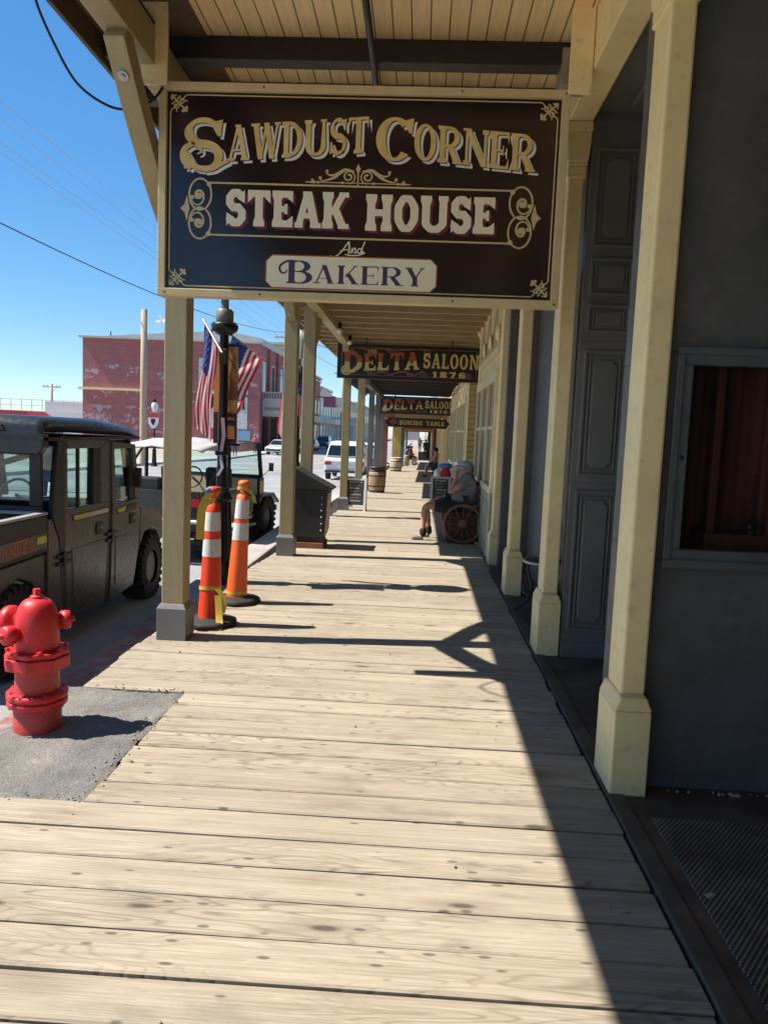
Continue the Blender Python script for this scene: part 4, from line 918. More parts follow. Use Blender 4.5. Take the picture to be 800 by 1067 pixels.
# ------------------------------------------------------------------ black bin, boards, barrels, chair, bench
B = thing('litter_bin', 'black litter bin with sloping lid and tan side, beside a khaki post', 'bin', (-1.43, 10.45, 0))
BINB = paint('bin_black', (.022, .021, .022), .5, .15, 6., .2); BINT = paint('bin_tan', (.52, .42, .27), .6, .15, 6., .2)
m = MB(); m.prism([(-.245, .16), (.20, .16), (.235, .80), (-.245, .80)], 'y', -.24, .24); m.build('body', BINB, B, bevel=.01)
m = MB(); m.prism([(.2055, .22), (.2205, .22), (.247, .76), (.235, .76)], 'y', -.2, .2); m.build('side_panel', BINT, B, bevel=.003)
m = MB(); m.prism([(-.27, .80), (.30, .80), (.30, .825), (-.20, 1.075), (-.27, 1.075)], 'y', -.265, .265); m.build('lid', BINB, B, bevel=.008)
BRB = paint('brick_red_block', (.26, .10, .06), .8, .15, 8.)
for ya in (-.24, .15): m = MB(); m.box(-.24, .2, ya, ya + .09, 0, .08); m.build('foot_block', BRB, B, bevel=.008)
m = MB(); m.box(-.22, .18, -.2, .2, .08, .16)
for x in (-.2, .16): m.lathe([(.05, -.02), (.06, -.015), (.06, .015), (.05, .02)], (x, -.2, .12), 14, 'y')
m.build('undercarriage', BLACK, B)
m = MB()
for k in range(6): m.ball((.165, -.243, .25 + k * .09), .012, 8)
m.build('rivet', GALV, B)

CHALKB = paint('chalkboard_slate', (.03, .045, .045), .7, .15, 4., .1, (.12, .13, .13), .3)
def a_board(x, y, Wd, Hd, label, rz, colors, seed, fr_m):
    z0 = gz(y); A = thing('chalkboard', label, 'chalkboard', (x, y, z0), rz, 'chalkboard signs on the boardwalk'); tilt = .2 * Hd
    for s_ in (-1, 1):
        def Q(a, h, d): return (a, s_ * (-(tilt * (1 - h / Hd)) * .5 - .03 - d), h) if True else None
        m = MB(); f = .045
        def slab(a0, a1, h0, h1, d0, d1):
            p = [Q(a0, h0, d0), Q(a1, h0, d0), Q(a1, h1, d0), Q(a0, h1, d0), Q(a0, h0, d1), Q(a1, h0, d1), Q(a1, h1, d1), Q(a0, h1, d1)]
            m.add(p, [(0, 1, 2, 3), (7, 6, 5, 4), (0, 4, 5, 1), (1, 5, 6, 2), (2, 6, 7, 3), (3, 7, 4, 0)])
        slab(-Wd / 2, -Wd / 2 + f, 0, Hd, -.012, .012); slab(Wd / 2 - f, Wd / 2, 0, Hd, -.012, .012); slab(-Wd / 2 + f, Wd / 2 - f, Hd - f, Hd, -.0115, .0115); slab(-Wd / 2 + f, Wd / 2 - f, .07, .07 + f, -.0115, .0115)
        fr_ = m.build('frame', fr_m, A, bevel=.003)
        m = MB(); slab(-Wd / 2 + f, Wd / 2 - f, .07 + f, Hd - f, -.006, .004); m.build('board', CHALKB, A)
        if s_ < 0:
            pass
        if s_ == 1:
            continue
    rg = random.Random(seed)
    for ci, c_ in enumerate(colors):
        m = MB(); rowsn = [r_ for r_ in range(7) if r_ % len(colors) == ci]
        for r_ in rowsn:
            h = Hd * .86 - r_ * Hd * .095; a = -Wd * .32 + rg.uniform(0, .04)
            while a < Wd * rg.uniform(.12, .3):
                wl = rg.uniform(.02, .045); hh = Hd * .042 * rg.uniform(.6, 1.2)
                pts = [(a, h), (a + wl * .3, h + hh), (a + wl * .6, h), (a + wl, h + hh * .7)]
                lay(m, stroke(pts, .008), lambda q, e, d: (q, -(tilt * (1 - e / Hd)) * .5 - .03 - .006 - d, e), .002); a += wl * 1.25
        if m.v: m.build('chalk_writing', flat('chalk_%d%d' % (seed, ci), c_, .9), A, fix=False)
    return A
a_board(-1.235, 15.5, .44, .66, 'white framed chalkboard by the street side post', R(-4), [(.6, .6, .58), (.5, .2, .08)], 3, WHITEP)
a_board(.50, 16.6, .42, .70, 'grey framed chalkboard in the shade behind the seated man', R(3), [(.55, .6, .58), (.15, .4, .25), (.5, .2, .2)], 8, paint('board_grey_frame', (.42, .42, .40), .5, .1))

t = NT('barrel_staves'); v = t.coords((1, 1, .12)); n1 = t.noise(v, 12., 4, .6); tc = t.n('ShaderNodeTexCoord'); sp = t.n('ShaderNodeSeparateXYZ', i_0=tc.outputs['Object'])
an = t.math('FRACT', t.math('MULTIPLY', t.math('ARCTAN2', sp.outputs[1], sp.outputs[0]), 18 / (2 * pi))); sm_ = t.math('LESS_THAN', an, .07)
STAVE = t.out(t.mix(t.math('MULTIPLY', sm_, .8), t.mix(t.ramp(n1, .35, .7), (.36, .24, .13), (.22, .14, .08)), (.03, .02, .01)), .65)
def barrel(x, y, r_, h, label, st=None):
    b = thing('barrel', label, 'barrel', (x, y, gz(y)), 0, 'wooden barrels along the street edge')
    m = MB(); m.lathe([(r_ * .86, 0), (r_ * .97, h * .3), (r_, h * .5), (r_ * .97, h * .72), (r_ * .88, h * .97), (r_ * .80, h * .97), (r_ * .78, h * .88), (0, h * .88)], n=24); m.build('staves', st or STAVE, b)
    for q in (.08, .28, .7, .9):
        e = r_ * (.86 + .14 * (1 - abs(q - .5) * 2) ** .6) + .004; m = MB(); m.lathe([(e - .004, h * q - .018), (e, h * q - .016), (e, h * q + .016), (e - .004, h * q + .018)], n=24); m.build('hoop', IRON, b)
    return b
b = barrel(-1.10, 20.9, .24, .66, 'brown barrel bin with black lid beyond the street side chalkboard'); m = MB(); m.lathe([(.22, .655), (.235, .66), (.235, .70), (.19, .72), (0, .73)], n=24); m.build('lid', BLACK, b)
PALEST = paint('pale_staves', (.50, .42, .30), .7, .2, 5., .2, grain=(6, 6, .6))
barrel(-1.1, 38, .31, .72, 'pale barrel in front of the broad yellow pillar', PALEST)
barrel(-.82, 49., .24, .7, 'farther barrel beside the pair of people', PALEST)

CH = thing('cafe_chair', 'black iron cafe chair in the shade between two cream columns', 'chair', (1.20, 6.95, 0), R(20))
m = MB(); m.lathe([(0, .475), (.19, .475), (.205, .485), (.205, .50), (.19, .505), (0, .505)], n=24); m.build('seat', IRON, CH)
m = MB(); m.lathe([(.20, .478), (.212, .484), (.212, .5), (.20, .504)], n=24); m.build('seat_rim', GALV, CH)
for k in range(4):
    a = pi / 4 + k * pi / 2; d = V((cos(a), sin(a), 0)); m = MB(); m.tube([d * .15 + V((0, 0, .475)), d * .17 + V((0, 0, .4)), d * .12 + V((0, 0, .27)), d * .15 + V((0, 0, .12)), d * .25 + V((0, 0, .03)), d * .27 + V((0, 0, .012))], .011, 6); m.build('leg', IRON, CH)
m = MB(); m.tube([(.19 * cos(R(a)), .19 * sin(R(a)), .2 + 0) for a in range(0, 360, 24)], .007, 5, closed=True); m.build('stretcher_ring', IRON, CH)
m = MB()
bk = [(.17, -.17, .5), (.21, -.18, .68), (.225, -.13, .80), (.23, 0, .85), (.225, .13, .80), (.21, .18, .68), (.17, .17, .5)]; m.tube(bk, .011, 6)
for s_ in (-1, 1):
    m.tube([(.22, s_ * (.06 + r_ * cos(a)), .66 + r_ * 1.3 * sin(a)) for a, r_ in [(k * .5, .065 - .0036 * k) for k in range(15)]], .007, 5)
m.tube([(.18, 0, .5), (.225, 0, .84)], .008, 5); m.build('backrest', IRON, CH)

WHEELW = paint('wheel_brown_wood', (.20, .095, .04), .55, .2, 8., .2); BENCHW = paint('bench_dark_wood', (.10, .05, .025), .55, .2, 6., .2)
BN = thing('wagon_wheel_bench', 'wooden bench with wagon wheel ends against the cream saloon front', 'bench', (.70, 11.95, 0))
for yy in (-.62, .72):
    m = MB(); cz = .30; m.tube([(.275 * cos(2 * pi * k / 36), yy, cz + .275 * sin(2 * pi * k / 36)) for k in range(36)], .024, 6, closed=True)
    rim = m.build('wheel', WHEELW, BN)
    m = MB(); m.lathe([(0, -.05), (.05, -.05), (.07, -.03), (.07, .03), (.05, .05), (0, .05)], (0, yy, cz), 16, 'y'); m.build('hub', WHEELW, rim)
    for k in range(12):
        a = 2 * pi * k / 12; m = MB(); m.tube([(.06 * cos(a), yy, cz + .06 * sin(a)), (.17 * cos(a), yy, cz + .17 * sin(a)), (.26 * cos(a), yy, cz + .26 * sin(a))], [.014, .016, .011], 6); m.build('spoke', BENCHW, rim)
m = MB()
for x in (-.18, -.05, .08, .2): m.box(x - .055, x + .055, -.58, .68, .42, .45)
m.build('seat', BENCHW, BN, bevel=.004)
for z in (.55, .68, .80): m = MB(); m.box(.215, .24, -.58, .68, z, z + .10); m.build('back_slat', BENCHW, BN, bevel=.004)
m = MB(); m.box(-.25, .25, -.55, .66, 0.03, .08); m.box(-.2, .22, -.54, -.48, .08, .42); m.box(-.2, .22, .6, .66, .08, .42); m.box(.2, .215, -.54, -.48, .42, .86); m.box(.2, .215, .6, .66, .42, .86); m.build('frame', BENCHW, BN, bevel=.005)

# ------------------------------------------------------------------ people
SKIN = paint('skin', (.56, .30, .20), .55, .06, 12., .05)
def skin_mesh(name_, verts, edges, radii, mat, parent, root=0, sub=2):
    me = bpy.data.meshes.new(name_); me.from_pydata(verts, edges, []); me.materials.append(mat)
    o = bpy.data.objects.new(name_, me); col.objects.link(o); o.parent = parent
    md = o.modifiers.new('skin', 'SKIN'); md.use_smooth_shade = True
    for i, r_ in enumerate(radii):
        r_ = r_ if isinstance(r_, tuple) else (r_, r_); me.skin_vertices[0].data[i].radius = r_; me.skin_vertices[0].data[i].use_root = (i == root)
    q = o.modifiers.new('subsurf', 'SUBSURF'); q.levels = sub; q.render_levels = sub
    return o
def person(label, loc, rz, J, shirt, trousers, shoe, hair=None, cap=None, sleeve=.55, shorts=True, group=None, detail=True, girth=1.):
    """J: joint name -> point (metres, local; the figure faces +y)"""
    p = thing('person', label, 'person', loc, rz, group); G = girth
    N = ['pelvis', 'waist', 'chest', 'neck', 'headb', 'headm', 'headt', 'shl', 'ell', 'wrl', 'shr', 'elr', 'wrr', 'hil', 'knl', 'anl', 'tol', 'hir', 'knr', 'anr', 'tor']
    Rd = dict(pelvis=.13 * G, waist=.15 * G, chest=.15 * G, neck=.056, headb=.075, headm=.098, headt=.078, sh=.062, el=.043, wr=.030, hi=.088, kn=.058, an=.036, to=.03)
    Ed = [('pelvis', 'waist'), ('waist', 'chest'), ('chest', 'neck'), ('neck', 'headb'), ('headb', 'headm'), ('headm', 'headt'), ('chest', 'shl'), ('shl', 'ell'), ('ell', 'wrl'), ('chest', 'shr'), ('shr', 'elr'), ('elr', 'wrr'),
          ('pelvis', 'hil'), ('hil', 'knl'), ('knl', 'anl'), ('anl', 'tol'), ('pelvis', 'hir'), ('hir', 'knr'), ('knr', 'anr'), ('anr', 'tor')]
    vs = [V(J[n]) for n in N]; rd = [Rd.get(n, Rd.get(n[:2], .05)) for n in N]; ed = [(N.index(a), N.index(b)) for a, b in Ed]
    fwd = (V(J['headm']) - V(J['headb'])); face = V(J.get('face', (0, 1, 0))).normalized()
    if detail:
        for s_, wn in (('l', 'wrl'), ('r', 'wrr')):
            w0 = V(J[wn]); e0 = V(J['el' + s_]); d = (w0 - e0).normalized(); hd = V(J.get('hand' + s_, d)).normalized(); sd = V(J.get('palm' + s_, d.orthogonal())).normalized(); sd = (sd - hd * sd.dot(hd)).normalized(); up_ = hd.cross(sd)
            vs.append(w0 + hd * .075); rd.append((.036, .024)); pi_ = len(vs) - 1; ed.append((N.index(wn), pi_))
            for k, (off, ln_) in enumerate(((-.030, .062), (-.010, .074), (.010, .070), (.030, .054))):
                a = w0 + hd * .085 + sd * off; b = a + hd * ln_ * .55 + up_ * .012; c_ = b + hd * ln_ * .30 + up_ * .03
                for q, rr in ((a, .0095), (b, .0088), (c_, .0075)): vs.append(q); rd.append(rr)
                n0 = len(vs) - 3; ed += [(pi_, n0), (n0, n0 + 1), (n0 + 1, n0 + 2)]
            a = w0 + hd * .035 - sd * .035; b = a + hd * .035 - sd * .02 + up_ * .015
            for q, rr in ((a, .012), (b, .009)): vs.append(q); rd.append(rr)
            n0 = len(vs) - 2; ed += [(pi_, n0), (n0, n0 + 1)]
        hm = V(J['headm']); hb = V(J['headb']); upv = fwd.normalized(); sdv = face.cross(upv).normalized()
        vs.append(hm * .55 + hb * .45 + face * .108); rd.append((.016, .02)); ed.append((N.index('headm'), len(vs) - 1))            # nose
        vs.append(hb + face * .075 - upv * .015); rd.append(.03); ed.append((N.index('headb'), len(vs) - 1))                         # chin
        for s_ in (-1, 1): vs.append(hm * .6 + hb * .4 + sdv * s_ * .098 - face * .01); rd.append((.012, .026)); ed.append((N.index('headm'), len(vs) - 1))   # ears
    body = skin_mesh('body', vs, ed, rd, SKIN, p)
    if detail:
        for s_ in (-1, 1):
            m = MB(); m.ball(hm * .62 + hb * .38 + face * .088 + sdv * s_ * .033 + upv * .02, .011, 8); m.build('eye', BLACK, p)
        m = MB(); a = hb + face * .098 + upv * .02; m.tube([a - sdv * .022 - face * .006, a, a + sdv * .022 - face * .006], .004, 5); m.build('mouth', flat('lip', (.28, .08, .07), .6), p)
    def sub(names, scale, ends, mat, nm, extra=()):
        nn = [n for n in names]; v2 = [V(J[n]) for n in nn]; r2 = [Rd.get(n, Rd.get(n[:2], .05)) * scale + .008 for n in nn]; e2 = [(nn.index(a), nn.index(b)) for a, b in Ed if a in nn and b in nn]
        for a, b, f, rr in ends: v2.append(V(J[a]).lerp(V(J[b]), f)); r2.append(rr); e2.append((nn.index(a), len(v2) - 1))
        return skin_mesh(nm, v2, e2, r2, mat, p)
    sub(['pelvis', 'waist', 'chest', 'shl', 'shr'], 1.5, [('shl', 'ell', sleeve, .070), ('shr', 'elr', sleeve, .070), ('chest', 'neck', .6, .07)], shirt, 'shirt')
    if shorts: sub(['pelvis', 'hil', 'hir'], 1.3, [('hil', 'knl', .8, .096), ('hir', 'knr', .8, .096)], trousers, 'shorts')
    else: sub(['pelvis', 'hil', 'hir', 'knl', 'knr'], 1.1, [('knl', 'anl', .92, .05), ('knr', 'anr', .92, .05)], trousers, 'trousers')
    for s_ in 'lr':
        a, tt, k_ = V(J['an' + s_]), V(J['to' + s_]), V(J['kn' + s_]); dn = V((0, 0, -1)); d = (tt - a); d.z = 0; d.normalize()
        skin_mesh('shoe', [a + V((0, 0, -.030)) - d * .015, a + d * .09 + V((0, 0, -.037)), a + d * .17 + V((0, 0, -.045))], [(0, 1), (1, 2)], [.056, .048, .035], shoe, p, 1)
        if shorts and detail: skin_mesh('sock', [a + V((0, 0, -.03)), a.lerp(k_, .1), a.lerp(k_, .30)], [(0, 1), (1, 2)], [.056, .054, .054], flat('black_sock', (.015, .015, .016), .8), p)
    hm, hb, ht = V(J['headm']), V(J['headb']), V(J['headt']); upv = (ht - hb).normalized(); sdv = face.cross(upv).normalized(); fw = upv.cross(sdv).normalized() * (1 if upv.cross(sdv).dot(face) > 0 else -1)
    def dome(m, c_, r_, z0, z1, n=16, sy=1.12):
        rows_ = 6; vv = []
        for i in range(rows_ + 1):
            h = z0 + (z1 - z0) * i / rows_; q = sqrt(max(0, 1 - (max(0, h) / z1) ** 2)) if z1 else 1
            for k in range(n): a = 2 * pi * k / n; vv.append(c_ + upv * h + (sdv * cos(a) + fw * sin(a) * sy) * r_ * q)
        m.add(vv, [(i * n + k, i * n + (k + 1) % n, (i + 1) * n + (k + 1) % n, (i + 1) * n + k) for i in range(rows_) for k in range(n)], True); m.add(vv[:n], [list(range(n))])
    if hair:
        m = MB(); dome(m, hm - fw * .018, .108, -.05, .125); m.build('hair', hair, p)
    if cap:
        m = MB(); dome(m, hm + upv * .025, .106, .0, .095); cp = m.build('cap', cap[0], p)
        m = MB(); n = 12; vv = []
        for k in range(n + 1):
            a = pi * k / n; base = hm + upv * .03 + (sdv * cos(a) + fw * sin(a) * 1.1) * .108; vv += [base, base + fw * (.085 * sin(a) + .0) * cap[1] - upv * .035 + (sdv * cos(a)) * (.01 + .08 * cap[2])]
        m.add(vv, [(2 * k, 2 * k + 2, 2 * k + 3, 2 * k + 1) for k in range(n)], True); m.build('brim', cap[0], cp, thick=.008)
    return p
def standing(h=1.72, step=0.): 
    k = h / 1.72
    J = dict(pelvis=(0, 0, .93), waist=(0, .0, 1.1), chest=(0, 0, 1.32), neck=(0, 0, 1.47), headb=(0, .02, 1.54), headm=(0, .015, 1.61), headt=(0, 0, 1.665), shl=(-.19, 0, 1.38), ell=(-.25, -.02, 1.12), wrl=(-.25, .06, .88), shr=(.19, 0, 1.38), elr=(.25, -.02, 1.12), wrr=(.25, .06, .88),
             hil=(-.09, 0, .9), knl=(-.10, .02 + step, .5), anl=(-.10, step * .6, .09), tol=(-.11, .14 + step * .6, .04), hir=(.09, 0, .9), knr=(.10, .02 - step * .3, .5), anr=(.10, -step, .09), tor=(.11, .14 - step, .04))
    return {a: tuple(q * k for q in b) for a, b in J.items()}
def seated():
    return dict(pelvis=(0, -.02, .55), waist=(0, .0, .70), chest=(0, .02, .92), neck=(0, .06, 1.05), headb=(0, .10, 1.10), headm=(0, .10, 1.17), headt=(0, .085, 1.225), shl=(-.19, .02, .97), ell=(-.26, .12, .74), wrl=(-.16, .34, .66), shr=(.19, .02, .97), elr=(.24, .14, .74), wrr=(.14, .34, .66),
                hil=(-.10, .04, .52), knl=(-.14, .46, .52), anl=(-.14, .44, .09), tol=(-.15, .6, .04), hir=(.10, .04, .52), knr=(.14, .46, .52), anr=(.14, .44, .09), tor=(.15, .6, .04))
TSHIRT = paint('grey_t_shirt', (.19, .19, .205), .85, .12, 8., .3); SHORTB = paint('dark_shorts', (.02, .024, .028), .85, .12, 8., .2); SHOEG = paint('grey_shoe', (.20, .19, .17), .7, .1, 12.); CAPB = paint('pale_blue_cap', (.42, .48, .56), .8, .08, 10.)
J = seated(); J.update(waist=(0, -.02, .71), chest=(0, -.07, .92), shl=(-.19, -.06, .97), shr=(.19, -.06, .97), elr=(.26, .06, .73), wrr=(.17, .32, .66), handr=(-.1, 1, -.1), palmr=(1, 0, 0), ell=(-.23, .22, .76), wrl=(-.10, .13, 1.0), handl=(.3, -.05, .95), palml=(0, 1, .2), knl=(-.15, .59, .55), knr=(.15, .56, .55), anl=(-.17, .60, .098), tol=(-.18, .76, .05), anr=(.16, .50, .098), tor=(.16, .66, .05), hil=(-.10, .06, .54), hir=(.10, .06, .54), neck=(0, -.045, 1.02), headb=(0, .0, 1.07), headm=(0, .0, 1.135), headt=(0, -.015, 1.19), face=(0, 1, -.12))
person('man in grey t-shirt, black shorts and pale cap seated on the wagon wheel bench', (.715, 11.75, -.03), R(90), J, TSHIRT, SHORTB, SHOEG, hair=flat('grey_hair', (.35, .33, .31), .8), cap=(CAPB, 1., .15), girth=1.15)
def far(label, x, y, rz, J, sc_, tc_, hair, **k): return person(label, (x, y, gz(y)), rz, J, flat('cloth_' + str(len(MATS)), sc_, .85), flat('cloth_' + str(len(MATS) + 1000), tc_, .85), BLACK, hair=flat('hair_' + str(len(MATS)), hair, .8), detail=False, group='people far along the boardwalk', **k)
far('far person in violet top sitting by the pale barrels', -.78, 51., R(-80), seated(), (.14, .10, .30), (.05, .05, .08), (.05, .03, .02), shorts=True)
far('far person in red top sitting beside the one in violet', -.60, 53., R(-70), seated(), (.42, .06, .06), (.05, .06, .12), (.3, .2, .1), shorts=True)
far('far person sitting in the shade on the right under the far columns', .80, 33., R(80), seated(), (.45, .20, .16), (.04, .04, .05), (.05, .03, .02), shorts=True)
far('distant person in dark clothes standing at the end of the walk', .62, 70., R(180), standing(), (.05, .04, .05), (.03, .03, .05), (.03, .02, .02), shorts=False)
far('distant person in white walking away at the end of the walk', .1, 95., R(0), standing(1.7, .12), (.6, .6, .58), (.06, .08, .15), (.1, .06, .03), shorts=False)
person('person in a straw hat standing across the street beyond the dark utility vehicle', (-6.55, 13.4, -.35), R(200), standing(1.86), flat('tan_shirt', (.3, .24, .17), .8), flat('blue_jeans', (.05, .07, .14), .8), BLACK, hair=flat('brown_hair', (.08, .05, .03), .8), cap=(paint('straw_hat', (.45, .32, .18), .8, .25, 30.), 1.4, 1.3), shorts=False, detail=False)
for x, y, rz, label in ((-.80, 51., -80, 'plain wooden stool under the far person in violet'), (-.62, 53., -70, 'plain wooden stool under the far person in red'), (.82, 33., 80, 'plain wooden stool in the shade under the far columns')):
    st_ = thing('stool', label, 'stool', (x, y, gz(y)), R(rz), 'stools along the boardwalk'); m = MB(); m.box(-.2, .2, -.2, .2, .40, .44); m.build('seat', BENCHW, st_, bevel=.006)
    for a in (-.16, .16):
        for b_ in (-.16, .16): m = MB(); m.box(a - .02, a + .02, b_ - .02, b_ + .02, 0, .40); m.build('leg', BENCHW, st_)
BN2 = copy_tree(BN); BN2.location = (.74, 18.5, gz(18.5)); BN2['label'] = 'second wagon wheel bench, half hidden behind the grey framed chalkboard'
for o_, lb in ((BN, None), (BN2, None)): o_['group'] = 'wagon wheel benches along the saloon front'
CB = thing('cloth_bundle', 'red, white and blue cloth bundle lying on the second bench behind the chalkboard', 'bundle', (.60, 18.15, gz(18.5) + .452))
for nm, c_, p_, r_, sc3 in (('red_cloth', (.50, .02, .035), (.06, 0, .20), .15, (.8, .8, 1.35)), ('white_cloth', (.72, .71, .70), (-.14, -.02, .18), .13, (.75, .8, 1.4)), ('blue_cloth', (.10, .22, .42), (.05, .04, .42), .12, (1.5, .9, .6))):
    m = MB(); m.ball((0, 0, 0), r_, 14); rg = random.Random(nm)
    m.v = [V((v_.x * sc3[0] * (1 + .12 * sin(v_.z * 60 + v_.x * 30)), v_.y * sc3[1] * (1 + .1 * sin(v_.z * 45)), v_.z * sc3[2])) + V(p_) for v_ in m.v]; m.build(nm, flat('bundle_' + nm, c_, .85), CB)
# ------------------------------------------------------------------ vehicles
UTVG = paint('utv_dark_grey', (.084, .081, .077), .32, .2, 3., .2, (.16, .15, .13), .3); UTVB = paint('utv_black_trim', (.018, .018, .02), .45, .1, 6., .1); UTVR = paint('utv_roof_plastic', (.03, .034, .042), .3, .1, 5., .1)
CARGL = glass('car_glass', (.85, .955, .945), .05, .02); RIMM = flat('alloy_dark', (.10, .10, .105), .3, .8); DECALY = flat('decal_lime', (.55, .58, .05), .4); DECALO = flat('decal_orange', (.36, .10, .055), .5); DECALW = flat('decal_white', (.65, .63, .58), .4)
LITR = flat('tail_light_red', (.35, .01, .015), .25); LITW = flat('headlight_clear', (.7, .72, .72), .15)
RIMD = flat('rim_dark', (.03, .03, .032), .45, .3)
def wheel(parent, x, y, z, r_, w_, knobs=0, rimr=.55, face=1, rimm=None):
    m = MB(); prof = [(r_ * rimr, -w_ / 2), (r_ * .9, -w_ / 2), (r_, -w_ * .36), (r_, w_ * .36), (r_ * .9, w_ / 2), (r_ * rimr, w_ / 2)]
    m.lathe(prof, (x, y, z), 30, 'x', cap=False)
    for k in range(knobs):
        for s_ in (-1, 1):
            a = 2 * pi * (k + .5 * (s_ > 0)) / knobs; c_ = V((x + s_ * w_ * .26, y + cos(a) * r_, z + sin(a) * r_)); tn = V((0, -sin(a), cos(a))); m.bar(c_ - tn * r_ * .07, c_ + tn * r_ * .07, w_ * .46, r_ * .075, (0, cos(a), sin(a)))
            c_ = V((x + s_ * w_ * .5, y + cos(a) * r_ * .93, z + sin(a) * r_ * .93)); m.bar(c_ - tn * r_ * .06, c_ + tn * r_ * .06, w_ * .08, r_ * .16, (0, cos(a), sin(a)))
    wh = m.build('wheel', RUBBER, parent)
    m = MB(); m.lathe([(r_ * rimr, -w_ * .42), (r_ * rimr * .92, -w_ * .42), (r_ * rimr * .86, -w_ * .2), (0, -w_ * .2), (0, w_ * .2), (r_ * rimr * .86, w_ * .2), (r_ * rimr * .92, w_ * .42), (r_ * rimr, w_ * .42)], (x, y, z), 24, 'x'); m.build('rim', RIMD, wh); m = MB()
    for k in range(6):
        a = 2 * pi * k / 6; m.bar((x + face * w_ * .30, y + cos(a) * r_ * .09, z + sin(a) * r_ * .09), (x + face * w_ * .34, y + cos(a) * r_ * rimr * .93, z + sin(a) * r_ * rimr * .93), r_ * .11, w_ * .1, (1, 0, 0))
    m.lathe([(0, -w_ * .05), (r_ * .13, -w_ * .05), (r_ * .13, w_ * .05), (0, w_ * .05)], (x + face * w_ * .33, y, z), 12, 'x'); m.build('wheel_spokes', rimm or RIMM, wh)
    return wh
U = thing('utility_vehicle', 'dark grey four door off road utility vehicle parked beside the hydrant', 'utility vehicle', (-3.73, 6.0, -.35), 0)
